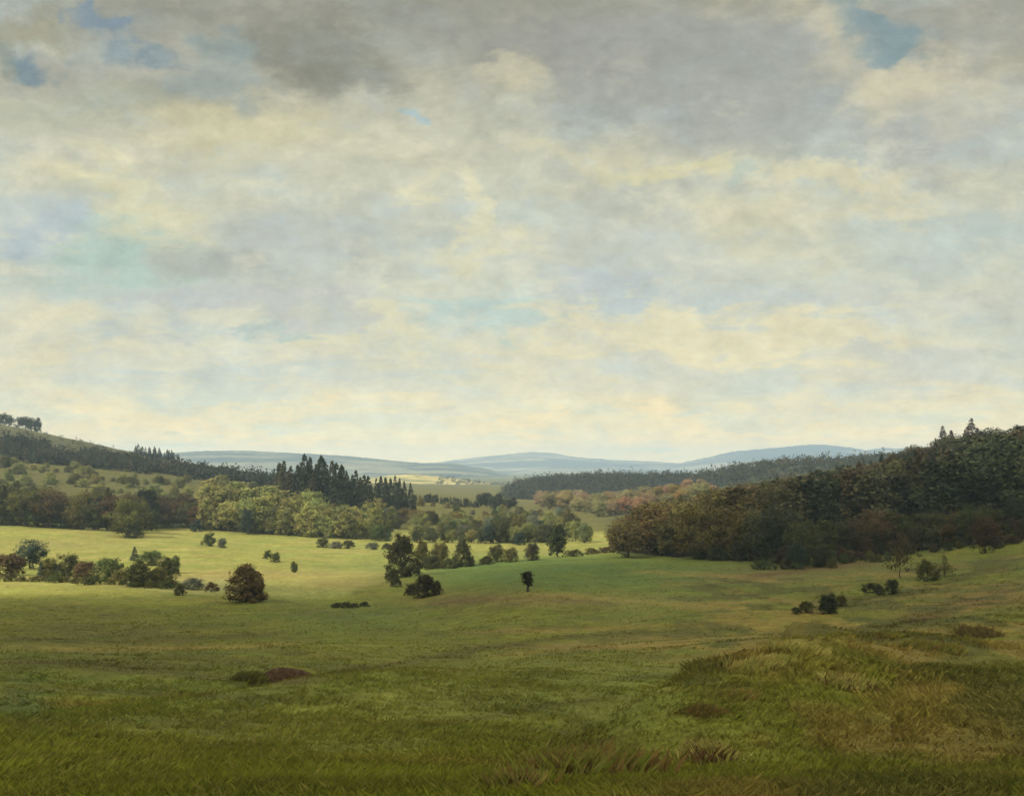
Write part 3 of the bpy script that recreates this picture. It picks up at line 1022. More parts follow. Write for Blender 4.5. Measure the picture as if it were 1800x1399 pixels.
# --- bushes in a row along the left edge of the meadow
G1 = 'bushes in the row at the left of the meadow'
for (kd, px, b, h, c, wd, lab) in [
    ('broadleaf', 52, 1000, 52, C_BLUE, 1.1, 'tall blue-green bushy tree at the left end of the meadow row'),
    ('bush', 12, 1012, 40, C_RUSSET, 1.5, 'russet bush cut by the left edge of the picture'),
    ('bush', 85, 1014, 34, C_OLIVE, 1.3, 'olive bush just right of the tall blue-green tree'),
    ('conifer', 72, 1014, 26, C_BLUE, 1.3, 'small pointed dark bush in front of the tall blue-green tree'),
    ('bush', 122, 1012, 42, C_DARK, 1.2, 'dark green bush midway between the blue-green tree and the meadow hedge'),
    ('conifer', 97, 1014, 24, C_BLUE, 1.2, 'tiny pointed dark shrub beside the dark green bush'),
    ('bush', 152, 1016, 30, C_RUSSET, 1.5, 'low reddish bush right of the dark green bush'),
    ('bush', 190, 1022, 42, C_GREEN, 1.2, 'round green bush standing alone at a gap in the row'),
    ('bush', 212, 1024, 26, C_OLIVE, 1.5, 'low olive bush leaning on the round green bush'),
    ('conifer', 236, 985, 24, C_BLUE, 1.6, 'small bluish pointed bush out in the yellow meadow'),
    ('bush', 243, 1030, 46, C_DARK, 1.2, 'dense dark bush on the left of the thicket end'),
    ('bush', 266, 994, 26, C_GREEN, 1.6, 'green bush at the back of the thicket'),
    ('bush', 292, 1022, 44, C_DARK, 0.9, 'upright dark bush near the right end of the row'),
    ('oval', 306, 1008, 32, C_GREEN, 1.1, 'slender green shrub topping the right end of the row'),
    ('bush', 275, 1030, 34, C_OLIVE, 1.4, 'olive bush low in the front of the thicket'),
    ('bush', 316, 1046, 20, C_DARK, 1.2, 'small black-green bush on the shadow edge'),
    ('bush', 340, 1036, 22, C_GREY, 1.8, 'pale grey-green bush before the big russet bush'),
    ('bush', 372, 1040, 18, C_RUSSET, 1.4, 'little reddish bush touching the big russet bush')]:
    at_px(kd, px, b, h, tuple(1.35 * q for q in c), lab, G1, wd * 1.15)
for px in np.arange(20, 330, 19.0):
    p = px + prand.normal() * 4
    at_px('lowbush', p, 1017 + .05 * p + 4 * prand.random(), 9 + 8 * prand.random(), [C_GREEN, C_OLIVE, (.11, .10, .035)][int(prand.integers(3))],
          'low scrubby bush filling the gaps between the taller bushes of the left row', 'low scrub filling the bush row', 1.1)
at_px('conebush', 432, 1058, 68, (.16, .105, .036), 'big russet and olive bush on the brow of the foreground', None, 1.55)
at_px('bush', 455, 1056, 46, (.085, .050, .024), 'darker russet bush growing against the big russet bush', None, .7)
# --- bushes out in the meadow
G2 = 'bushes out in the yellow meadow'
at_px('bush', 367, 960, 26, C_GREEN, 'round grey-green bush in the middle of the yellow meadow', G2, 1.1)
at_px('bush', 390, 963, 18, C_GREY, 'low pale bush right beside the round meadow bush', G2, 1.3)
at_px('bush', 470, 982, 16, C_GREEN, 'small green bush of the pair in the right meadow', G2, 1.2)
at_px('bush', 484, 988, 18, C_GREEN, 'lower green bush of the pair in the right meadow', G2, 1.1)
at_px('oval', 517, 1006, 20, C_GREEN, 'single thin shrub at the lower side of the meadow', G2, 1.2)
for i, (px, b, h, wd) in enumerate([(567, 962, 18, 1.5), (590, 964, 14, 2.0), (612, 964, 15, 1.6), (655, 966, 13, 2.2), (680, 966, 12, 2.0)]):
    at_px('bush', px, b, h, C_DARK if i % 2 == 0 else C_GREY,
          ['dark bush at the left end of the low hedge across the meadow', 'grey-green bush in the low hedge beside its dark left end',
           'dark bush in the middle of the low meadow hedge', 'pale bush nearer the right end of the low meadow hedge',
           'last dark bush of the low hedge, behind the tall cone tree'][i], 'low hedge across the meadow', wd)
# --- trees along the brook in the middle
G3 = 'trees and bushes along the brook'
for (kd, px, b, h, c, wd, lab) in [
    ('conebush', 706, 1014, 77, (.062, .056, .022), 1.1, 'tallest dark tree at the left end of the brook trees'),
    ('bush', 690, 1024, 26, C_DARK, 1.0, 'small dark bush at the foot of the tallest brook tree'),
    ('bush', 697, 1032, 18, C_DARK, 1.3, 'lowest dark bush below the tallest brook tree'),
    ('conebush', 742, 998, 50, C_OLIVE, .8, 'pointed olive tree right of the tallest brook tree'),
    ('bush', 773, 998, 44, C_OLIVE, .95, 'rounded olive tree among the brook trees'),
    ('bush', 757, 1000, 26, C_DARK, 1.6, 'dark undergrowth bush between the pointed and rounded olive trees'),
    ('bush', 790, 1000, 20, C_DARK, 1.6, 'low dark bush right of the rounded olive tree'),
    ('conebush', 813, 996, 50, C_DARK, .95, 'dark cone-shaped tree standing free by the meadow'),
    ('bush', 826, 996, 20, C_DARK, 1.2, 'little bush at the right foot of the cone-shaped tree'),
    ('bush', 872, 988, 32, C_DARK, 1.1, 'round dark bush right of the cone-shaped tree'),
    ('bush', 897, 988, 26, C_OLIVE, 1.3, 'olive bush joined to the round dark bush'),
    ('bush', 855, 992, 16, C_DARK, 2.0, 'low dark bush hugging the brook bank'),
    ('bush', 935, 985, 31, (.06, .05, .024), 1.1, 'dome-shaped brown-green bush left of the oval tree'),
    ('oval', 980, 979, 58, (.052, .062, .022), 1.25, 'tall oval dark green tree by the brook'),
    ('lowbush', 1010, 978, 13, C_DARK, 1.2, 'low hedge bush just right of the oval tree'),
    ('lowbush', 1040, 974, 12, C_OLIVE, 1.3, 'olive hedge bush between oval tree and golden wood'),
    ('lowbush', 1065, 972, 12, C_RUSSET, 1.2, 'reddish hedge bush touching the golden wood'),
    ('bush', 745, 1050, 40, (.048, .036, .016), 1.2, 'large dark brown bush on the green slope before the brook'),
    ('bush', 722, 1046, 22, (.06, .045, .018), 1.2, 'smaller brown bush at the left of the large dark brown bush'),
    ('bush', 768, 1046, 26, (.05, .038, .018), .9, 'upright brown bush at the right of the large dark brown bush')]:
    at_px(kd, px, b, h, c, lab, G3, wd)
for i, px in enumerate((590, 606, 622, 640)):
    at_px('lowbush', px, 1068 - (i == 3) * 2, 9 + (i == 1) * 2, C_DARK,
          ['left end of the low dark thicket on the slope', 'highest bush of the low dark thicket on the slope',
           'third bush along the low dark thicket on the slope', 'right end of the low dark thicket on the slope'][i], 'low thicket on the slope', 1.2)
at_px('topheavy', 928, 1040, 37, (.030, .030, .014), 'lone dark top-heavy little tree in the middle of the slope', None, .95, 0)

# --- plants on the right slope before the wood
G4 = 'bushes on the right slope'
for (kd, px, b, h, c, wd, lab) in [
    ('bush', 1402, 1000, 48, (.050, .068, .038), 1.1, 'blue-green round bush at the foot of the right wood'),
    ('bush', 1448, 996, 40, (.060, .062, .026), 1.15, 'olive round bush beside the blue-green one at the wood foot'),
    ('sparse', 1582, 1016, 74, (.10, .078, .03), .9, 'thin brownish tree with a bare stem before the right wood'),
    ('bush', 1630, 1022, 40, (.115, .112, .032), 1.1, 'olive shrub right of the thin brownish tree'),
    ('sparse', 1660, 1014, 44, (.115, .112, .034), 1.2, 'twiggy thin-leaved shrub on the open slope, right of the olive shrub'),
    ('broadleaf', 1732, 972, 70, (.085, .055, .028), .9, 'brown-leaved round tree at the right wood edge'),
    ('bush', 1775, 948, 44, (.060, .040, .026), 1.4, 'dark purple-brown bush under the wood at the right edge'),
    ('bush', 1456, 1078, 38, (.038, .046, .022), 1.15, 'dark green bush standing alone on the right slope'),
    ('bush', 1478, 1066, 20, C_OLIVE, 1.2, 'little olive bush behind the lone dark one'),
    ('bush', 1418, 1076, 20, C_OLIVE, 1.4, 'low olive bush left of the lone dark one'),
    ('bush', 1400, 1080, 12, C_DARK, 1.6, 'tiny dark bush left of the low olive bush'),
    ('bush', 1568, 1044, 26, (.06, .07, .03), 1.2, 'grey-green bush on the slope under the thin tree'),
    ('bush', 1530, 1042, 18, (.08, .065, .03), 1.8, 'low brownish bush left of the grey-green slope bush'),
    ('bush', 1545, 1046, 20, (.07, .07, .03), 1.3, 'low olive bush between the brownish and grey-green ones')]:
    at_px(kd, px, b, h, c, lab, G4, wd)

# --- left wood: front row, then the pale willows
G5 = 'trees of the left wood'


def base_line(px):
    return np.interp(px, [-60, 0, 120, 250, 300, 360, 450, 600, 660], [922, 924, 930, 938, 928, 932, 938, 948, 948])


at_px('broadleaf', 222, 944, 72, (.135, .135, .032), 'large round sunlit tree standing out from the left wood', None, 1.25, 1)
at_px('bush', 235, 946, 34, C_DARK, 'dark bush at the foot of the large round sunlit tree', None, 1.2)
at_px('bush', 345, 934, 22, C_BLUE, 'blue-green bush at the wood edge below the reddish trees', None, 1.2)
at_px('oval', 434, 940, 46, (.05, .07, .045), 'blue-green pointed tree among the pale willows', None, .9)
for row, (dd, hh) in enumerate([(0, 64), (18, 62)]):
    for px in np.arange(-55, 262, 17.0):
        p = px + prand.normal() * 5 + (row % 2) * 10
        d0 = hit(min(max(p, 0), 1800), base_line(p))[1] + 3 + dd
        c = [C_DARK, C_OLIVE, C_RUSSET, C_DARK, C_GREEN, C_FIR][int(prand.integers(6))]
        kd = ['broadleaf', 'oval', 'broadleaf', 'conifer'][int(prand.integers(4))]
        h = hh * (0.8 + 0.4 * prand.random())
        in_depth(kd, p, d0, h, c, ['dark mixed tree on the meadow edge of the left wood', 'dark mixed tree just inside the left wood',
                                   'dark mixed tree deeper in the left wood', 'dark mixed tree at the back of the left wood'][row], G5, 1.3)
for row, (dd, hh) in enumerate([(0, 46), (20, 46)]):
    for px in np.arange(268, 362, 17.0):
        p = px + prand.normal() * 4 + row * 8
        d0 = hit(p, base_line(p))[1] + 2 + dd
        in_depth('broadleaf', p, d0, hh * (.85 + .3 * prand.random()), [C_RUSSET, (.09, .06, .026), C_DARK][int(prand.integers(3))],
                 'reddish-brown tree of the front clump right of the sunlit round tree' if row == 0 else 'reddish-brown tree behind the front reddish clump',
                 'reddish trees in the left wood', 1.1)
G6 = 'pale willows of the valley wood'
for row, (dd, hh) in enumerate([(0, 56), (20, 58), (42, 54), (66, 46)]):
    for px in np.arange(362, 655, 17.0):
        p = px + prand.normal() * 4 + (row % 2) * 9
        d0 = hit(p, base_line(p))[1] + 2 + dd
        hx = hh * (1.0 if p < 560 else 0.8)
        c = [C_YEL, C_LIME, C_YEL, C_LIME, C_YEL, (.19, .17, .05)][int(prand.integers(6))]
        kd = ['broadleaf', 'oval', 'oval', 'oval'][int(prand.integers(4))]
        in_depth(kd, p, d0, hx * (.8 + .4 * prand.random()), c, 'pale yellow-green willow on the meadow edge of the valley wood' if row == 0 else
                 'pale yellow-green willow inside the valley wood, behind its edge', G6, 1.45 if kd == 'oval' else 1.2)
for px in np.arange(364, 655, 14.0):
    p = px + prand.normal() * 3
    d0 = hit(p, base_line(p))[1] + 5 + 8 * prand.random()
    in_depth('bush', p, d0, 32 * (.75 + .5 * prand.random()), [C_YEL, C_LIME, (.17, .15, .045)][int(prand.integers(3))],
             'pale bushy willow filling the foot of the valley wood', 'willow bushes at the foot of the valley wood', 1.2)
# green scrub trees climbing the left hillside behind the wood
for px, d0 in [(p, d_) for d_ in (378, 400, 425, 450, 478, 508) for p in np.arange(-45, 560 - .2 * d_, 15.5)]:
    p = px + prand.normal() * 15
    if prand.random() < .15:
        continue
    in_depth('bush', p, d0 + prand.normal() * 12, 15 * (.45 + 1.1 * prand.random() ** 1.3), [C_OLIVE, C_YEL, (.19, .18, .05), C_LIME][int(prand.integers(4))],
             'rounded scrub bush on the green hillside above the left wood', 'scrub on the left hillside', 1.6)

# --- the fir clump on the spur and the smaller ones right of it
G7 = 'firs of the tall clump'
firs = [(492, 862, 52), (500, 866, 60), (512, 862, 46), (524, 858, 44), (536, 866, 72), (545, 868, 68), (529, 868, 58), (556, 866, 54), (565, 870, 74), (573, 866, 58),
        (584, 872, 66), (592, 872, 62), (601, 872, 60), (609, 874, 50), (620, 874, 42), (626, 882, 58), (634, 884, 48), (641, 882, 50), (648, 886, 52), (642, 890, 44),
        (508, 868, 44), (552, 874, 50), (578, 878, 50), (598, 880, 50), (615, 886, 46), (632, 892, 44)]
for i, (px, b, h) in enumerate(firs):
    d0 = 395 + 12 * prand.normal()
    lab = {4: 'tall warm-tipped fir, left of the two highest in the clump', 8: 'highest fir in the clump, right of the warm-tipped pair',
           1: 'leftmost tall fir of the clump, above the pale willows', 5: 'second warm-tipped fir close against the left one of the two highest'}.get(i)
    lab = lab or ('dark fir on the right flank of the tall clump' if px > 610 else 'brown-green fir inside the tall clump on the spur')
    x, y = gpt(px, d0)
    zg = float(height(np.array([x]), np.array([y]))[0])
    top = EYE + ray(px, b - h)[1] * d0
    plant('conifer', x, y, max(6.0, top - zg), C_FIRWARM if px < 605 and prand.random() < .6 else C_FIR, lab, G7, 1.2 * (1.1 if h > 60 else 1.0), None, zg, .3)
for i, (px, top_, c) in enumerate([(662, 838, C_FIR), (670, 834, C_FIR), (678, 836, C_FIR), (687, 838, C_FIR), (695, 834, C_FIR), (703, 838, C_FIR), (711, 843, C_FIR),
                                   (722, 847, C_FIR), (666, 846, C_FIR), (699, 846, C_FIR), (682, 848, C_FIR)]):
    d0 = 430 + 10 * prand.normal()
    x, y = gpt(px, d0)
    zg = float(height(np.array([x]), np.array([y]))[0])
    lab = 'slim black fir alone at the right end of the small fir group' if px == 722 else 'dark fir in the small group right of the tall clump'
    plant('conifer', x, y, max(5.0, EYE + ray(px, top_)[1] * d0 - zg), c, lab, 'firs of the small group', 1.0, None, zg, .3)
for i, px in enumerate(np.arange(730, 905, 9.0)):
    p = px + prand.normal() * 2
    d0 = 500 + 12 * prand.normal()
    tall = p > 838
    in_depth('broadleaf' if tall else ['bush', 'conifer'][i % 2], p, d0, (26 if tall else 15) * (.8 + .4 * prand.random()), (.040, .044, .022),
             'dark tree in the hedge-like clump before the blue-green ridge' if tall else 'small dark tree in the line across the top of the scrub slope',
             'dark tree line across the valley', 1.2)
# --- scrub on the slope below the firs, and the light belt by the meadow
for row, d0 in enumerate((378, 395, 415, 440, 470)):
    for px in np.arange(655 + row * 8, 1020 - row * 5, 15.0):
        p = px + prand.normal() * 7
        if prand.random() < (0.05 if row < 2 else .2):
            continue
        c = [C_YEL, C_GOLD, C_OLIVE, C_GREY, C_LIME, C_GREEN][int(prand.integers(6))]
        in_depth('bush', p, d0 + prand.normal() * 4, (24 if row < 2 else 13) * (.65 + .7 * prand.random()), c,
                 'yellowish scrub bush on the foot of the slope by the meadow' if row < 2 else 'small scrub bush higher on the slope under the firs',
                 'scrub on the slope', 1.25, .4)
for (px, b, h, c, kd) in [(795, 950, 36, C_GREEN, 'oval'), (818, 952, 30, (.16, .14, .12), 'broadleaf'), (862, 955, 36, C_BLUE, 'broadleaf'), (880, 955, 44, C_DARK, 'broadleaf'),
                          (905, 955, 30, C_LIME, 'broadleaf'), (912, 958, 24, C_BLUE, 'bush'), (930, 952, 34, C_LIME, 'broadleaf'), (950, 952, 30, C_GREEN, 'oval'),
                          (1000, 950, 34, C_LIME, 'oval'), (1012, 952, 38, C_LIME, 'oval'), (1026, 954, 36, (.19, .22, .085), 'oval'), (1033, 952, 30, C_LIME, 'oval'), (960, 950, 24, C_BLUE, 'bush')]:
    nm = {795: 'upright green tree at the left end of the light valley belt', 818: 'greyish tree beside the upright green one in the valley belt',
          862: 'blue-green tree left of the darkest tree in the valley belt', 880: 'darkest and tallest tree in the light valley belt',
          905: 'light green tree right of the darkest belt tree', 912: 'dark bush at the foot of the light belt tree',
          930: 'light green round tree in the middle of the valley belt', 950: 'green upright tree just left of the tall oval tree',
          1000: 'light green tree just right of the tall oval tree', 1012: 'tallest pale green tree right of the tall oval tree',
          1026: 'silvery pale green tree near the gap to the far meadow', 1033: 'pale green tree beside the gap to the far meadow',
          960: 'blue-green bush left of the tall oval tree'}[px]
    at_px(kd, px, b, h, c, nm, 'light belt of trees in the valley', 1.15)

for i, px in enumerate(np.arange(652, 985, 12.0)):
    p = px + prand.normal() * 3
    if 684 < p < 728:
        continue
    c = [C_OLIVE, C_GREEN, (.15, .14, .04), C_LIME, (.09, .10, .04), C_YEL][int(prand.integers(6))]
    x, y, z = hit(p, np.interp(p, [640, 760, 860, 990], [952, 956, 957, 954]))
    plant(['broadleaf', 'oval', 'broadleaf', 'bush'][int(prand.integers(4))], x, y + 4 + 5 * prand.random(), (24 + 12 * prand.random()) * y / F, c,
          'olive tree of the continuous belt along the far side of the meadow', 'olive belt along the meadow', 1.3, None, None, .3)

# --- autumn trees in the valley
for row, (d0, h) in enumerate([(470, 36), (530, 31), (600, 25), (670, 18)]):
    for px in np.arange(945 + (3 - row) * 6, 1260 - row * 8, 20.0):
        p = px + prand.normal() * 5
        if row == 0 and p < 1025:
            continue
        c = [(.36, .25, .13), (.27, .19, .05), (.32, .25, .10), (.34, .21, .10), (.24, .215, .085)][int(prand.integers(5))]
        in_depth('broadleaf', p, d0 + prand.normal() * 9, h * (.75 + .5 * prand.random()), c,
                 ['pinkish autumn tree closest to the gap meadow', 'orange-brown autumn tree in the second rank of the valley grove',
                  'golden autumn tree in the third rank of the valley grove', 'russet autumn tree at the back of the valley grove'][row],
                 'autumn grove in the valley', 1.35, .4)

# --- right wood: its front rank, then ranks climbing the hill
G8 = 'trees of the right wood'
WB = ([1080, 1110, 1150, 1250, 1330, 1420, 1500, 1580, 1700, 1830], [966, 970, 975, 985, 986, 996, 982, 972, 958, 944])
WTOP = ([1080, 1130, 1180, 1230, 1280, 1330, 1400, 1450, 1500, 1560, 1600, 1650, 1700, 1750, 1800, 1900], [915, 888, 874, 868, 858, 848, 838, 824, 812, 800, 787, 775, 767, 755, 746, 735])
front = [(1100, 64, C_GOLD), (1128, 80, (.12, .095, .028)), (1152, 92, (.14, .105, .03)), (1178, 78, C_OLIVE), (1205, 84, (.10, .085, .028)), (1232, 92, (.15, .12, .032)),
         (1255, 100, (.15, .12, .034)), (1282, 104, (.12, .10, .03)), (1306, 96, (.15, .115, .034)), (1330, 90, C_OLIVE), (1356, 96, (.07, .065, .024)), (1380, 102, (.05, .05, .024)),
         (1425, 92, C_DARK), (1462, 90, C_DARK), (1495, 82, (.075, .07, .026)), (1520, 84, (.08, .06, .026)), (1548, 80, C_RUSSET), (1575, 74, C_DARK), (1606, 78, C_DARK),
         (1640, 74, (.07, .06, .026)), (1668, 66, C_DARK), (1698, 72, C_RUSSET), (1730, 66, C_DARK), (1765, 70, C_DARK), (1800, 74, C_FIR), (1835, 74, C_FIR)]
for i, (px, h, c) in enumerate(front):
    x, y, z = hit(min(px, 1795), float(np.interp(px, *WB)))
    if px > 1795:
        x = gpt(px, y)[0]
    lab = {0: 'small golden tree at the very tip of the right wood', 1: 'golden-brown tree second from the tip of the right wood',
           2: 'tall golden tree third from the tip of the right wood', 6: 'broad golden crown in the front of the right wood, left half'}.get(i)
    lab = lab or ('golden-olive tree in the front rank, sunward half of the right wood' if px < 1340 else 'dark brown-green tree in the front rank, shaded half of the right wood')
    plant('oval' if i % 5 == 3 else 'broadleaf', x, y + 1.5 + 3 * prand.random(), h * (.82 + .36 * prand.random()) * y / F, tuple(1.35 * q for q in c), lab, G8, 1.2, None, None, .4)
for i, px in enumerate(np.arange(1092, 1830, 26.0)):
    p = px + prand.normal() * 6
    x, y, z = hit(min(p, 1795), float(np.interp(p, *WB)))
    c = C_RUSSET if prand.random() < .5 else C_DARK
    plant('bush', gpt(p, y)[0], y, (26 + 12 * prand.random()) * y / F, c, 'undergrowth bush along the foot of the right wood', 'undergrowth of the right wood', 1.3, None, None, .3)
for px in np.arange(1345, 1800, 17.0):
    p = px + prand.normal() * 7
    x, y, z = hit(min(p, 1795), float(np.interp(p, *WB)) + 3 + 12 * prand.random() ** 2)
    plant(['bush', 'lowbush', 'bush', 'sparse'][int(prand.integers(4))], x, y, (9 + 15 * prand.random()) * y / F, [C_OLIVE, C_GREEN, (.10, .075, .03), C_RUSSET][int(prand.integers(4))],
          'small scrub bush straying from the lower edge of the right wood', 'scrub along the edge of the right wood', 1.2, None, None, .3)
for row, d0 in enumerate((222, 244, 268, 296, 328, 364, 405, 455, 510, 575)):
    for px in np.arange(1105 + row * 16, 1860, 31.0):
        p = px + prand.normal() * 6 + (row % 2) * 15
        d = d0 + prand.normal() * 5
        if p > 1650:
            d = d * 0.93
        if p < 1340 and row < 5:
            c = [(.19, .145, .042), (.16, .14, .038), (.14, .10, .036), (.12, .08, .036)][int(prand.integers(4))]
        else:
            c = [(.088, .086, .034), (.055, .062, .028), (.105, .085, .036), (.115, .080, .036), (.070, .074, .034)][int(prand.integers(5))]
        hm = 15.0 * (.8 + .5 * prand.random())
        x, y = gpt(p, d)
        zg = float(height(np.array([x]), np.array([y]))[0])
        hm = min(hm, EYE + ray(900, np.interp(p, *WTOP) - 9 + 24 * prand.random())[1] * d - zg)
        if hm < 4.5:
            continue
        kd = 'conifer' if prand.random() < (.32 if p > 1420 else .08) else ('broadleaf' if prand.random() < (.5 if p > 1420 else .75) else 'oval')
        lab = ('olive-brown tree inside the sunward half of the right wood' if p < 1340 and row < 5 else
               'dark tree low inside the right wood' if row < 4 else 'dark tree half way up the wooded right hill' if row < 7 else 'dark tree near the crest of the wooded right hill')
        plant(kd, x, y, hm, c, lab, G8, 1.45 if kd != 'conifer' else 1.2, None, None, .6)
for (px, top_, d0, lab) in [(1708, 733, 560, 'tall reddish fir rising above the right hill crest'), (1657, 747, 560, 'small reddish fir left of the tall one on the right crest'),
                            (1672, 754, 570, 'stubby fir between the two reddish firs on the crest'), (1700, 748, 566, 'lower fir leaning on the left side of the tall crest fir'),
                            (1718, 750, 566, 'lower fir on the right side of the tall crest fir')]:
    x, y = gpt(px, d0)
    zg = float(height(np.array([x]), np.array([y]))[0])
    plant('conifer', x, y, EYE + ray(px, top_)[1] * d0 - zg, (.085, .040, .028), lab, None, 1.7, None, zg, .1)

# --- left hill crest
for (px, top_, lab) in [(4, 724, 'round tree on the left hill crest, cut by the picture edge'), (15, 728, 'second round tree on the left hill crest'),
                        (34, 731, 'left tree of the close pair on the left hill crest'), (44, 730, 'middle tree of the crest cluster on the left hill'),
                        (55, 733, 'right tree of the crest cluster on the left hill'), (66, 732, 'single upright tree right of the crest cluster')]:
    d0 = 815
    x, y = gpt(px, d0)
    zg = float(height(np.array([x]), np.array([y]))[0])
    plant('oval' if px == 66 else 'broadleaf', x, y, max(3.2, EYE + ray(px, top_)[1] * d0 - zg), (.045, .052, .03), lab, 'trees on the left hill crest', .95, None, zg, .1)
for i, px in enumerate(np.arange(238, 316, 4.6)):
    d0 = 720 + prand.normal() * 8
    p = px + prand.normal()
    in_depth('conifer', p, d0, 17 * (.75 + .5 * prand.random()), (.034, .042, .028),
             'small dark conifer in the row running down the left hill', 'conifers running down the left hill', 1.4)


# ------------------------------------------------------------------ far woods that read as one mass
def far_wood(name, label, pts, size, cols, per=34, seed=3, zfun=None):
    g = np.random.default_rng(seed)
    V, T_, O_, C_ = [], [], [], []
    pts = np.asarray(pts, float)
    n = len(pts)
    hs_ = size * (.7 + .6 * g.random(n))
    sub = 5
    off = g.normal(size=(n, sub, 3)) * np.array([.30, .30, .22])
    cen = (pts[:, None, :] + np.array([0, 0, .55]) * hs_[:, None, None] + off * hs_[:, None, None]).reshape(-1, 3)
    rad = np.repeat(hs_ * .34, sub)
    v, f, tone, ow = leaf_mesh(name, cen, rad, per // sub + 1, size * .11, g, np.array([0, 0, -1e5]))
    cc = np.array(cols)[g.integers(len(cols), size=n)]
    pern = sub * (per // sub + 1) * 4
    colr = np.repeat(cc, pern, 0) * tone[:, None]
    # outward from each tree
    ce = np.repeat(pts + np.array([0, 0, size * .4]), pern, 0)
    ow = v - ce
    ow /= np.linalg.norm(ow, axis=1)[:, None] + 1e-6
    ow[:, 2] += .2
    me = mesh_np(name, v, f, 4, False, {'plant_colour': ('FLOAT_COLOR', np.clip(colr, .003, .5)), 'outward': ('FLOAT_VECTOR', ow)})
    return tag(link(name, me, M_wood), label, 'woodland', None, 'stuff')


def on_ridge(sil, D, w_front, base, n, tmin, tmax, seed, pxr=None):
    g = np.random.default_rng(seed)
    sx = np.array([p for p, _ in sil], float)
    crest = np.array([EYE + ray(900, y)[1] * D for _, y in sil])
    px = g.uniform(*(pxr or (sx[0] + 20, sx[-1] - 20)), size=n)
    t_ = -g.uniform(tmin, tmax, size=n)
    pr = 0.5 - 0.5 * np.cos(np.pi * (1 + t_))
    cz = np.interp(px, sx, crest)
    return np.stack([(px - CX) / F * D, D + t_ * w_front, base + (cz - base) * pr - 1.0], 1)


dg = bpy.context.evaluated_depsgraph_get()
SIL4 = [(885, 866), (915, 852), (945, 846), (1000, 845), (1060, 841), (1110, 842), (1160, 842), (1200, 842), (1230, 840), (1262, 832),
        (1300, 824), (1340, 819), (1385, 815), (1430, 813), (1480, 811), (1540, 808), (1600, 806), (1700, 806)]
pts = on_ridge(SIL4, 880, 230, 0, 1500, -0.02, 0.66, 18, (1175, 1700))
far_wood('far_woods', 'olive-green woods on the rounded hill behind the dark right wood', pts, 6.0,
         [(.060, .062, .022), (.042, .046, .020), (.035, .038, .018), (.080, .066, .026)], 44, 19)
pts = on_ridge(SIL4, 880, 230, 0, 1300, -0.02, 0.62, 8, (890, 1200))
far_wood('far_woods', 'dark blue-green woods covering the long ridge on the right beyond the valley', pts, 6.0,
         [(.036, .042, .026), (.045, .05, .026), (.03, .036, .026), (.07, .065, .03)], 36, 9)


def ground_pts(regions, seed):
    g = np.random.default_rng(seed)
    P = []
    for (px0, px1, d0, d1, n) in regions:
        p = g.uniform(px0, px1, n)
        d = g.uniform(d0, d1, n)
        x, y = (p - CX) / F * d, d
        P.append(np.stack([x, y, height(x, y) - .5], 1))
    return np.concatenate(P)


pts = ground_pts([(-60, 85, 560, 625, 150), (85, 150, 548, 570, 40), (150, 240, 555, 600, 90), (235, 330, 550, 580, 70), (-60, 260, 540, 552, 90)], 12)
far_wood('far_woods', 'dark woods lying in bands across the left hill', pts, 6.0,
         [(.030, .036, .022), (.042, .044, .022), (.055, .042, .024)], 60, 15)
pts = ground_pts([(320, 520, 540, 590, 170), (480, 560, 450, 520, 50)], 22)
far_wood('far_woods', 'dark line of woods between the left hill and the tall firs', pts, 6.0,
         [(.026, .032, .020), (.036, .038, .020)], 60, 25)
pts = ground_pts([(-60, 240, 640, 790, 70), (240, 320, 600, 700, 30)], 42)
far_wood('far_woods', 'low scrub scattered over the upper slope of the left hill', pts, 2.4,
         [(.06, .055, .026), (.08, .075, .03), (.045, .045, .022)], 40, 45)
# scattered woods and hedges on the pale fields
SIL3 = [(640, 842), (690, 835), (725, 833), (770, 837), (830, 846), (890, 853), (940, 862)]
pts = on_ridge(SIL3, 1700, 450, -4, 130, 0.02, .5, 31, (780, 930))
far_wood('far_woods', 'small dark hedgerow trees dotted over the pale far field', pts, 5.0, [(.035, .042, .026)], 40, 33)

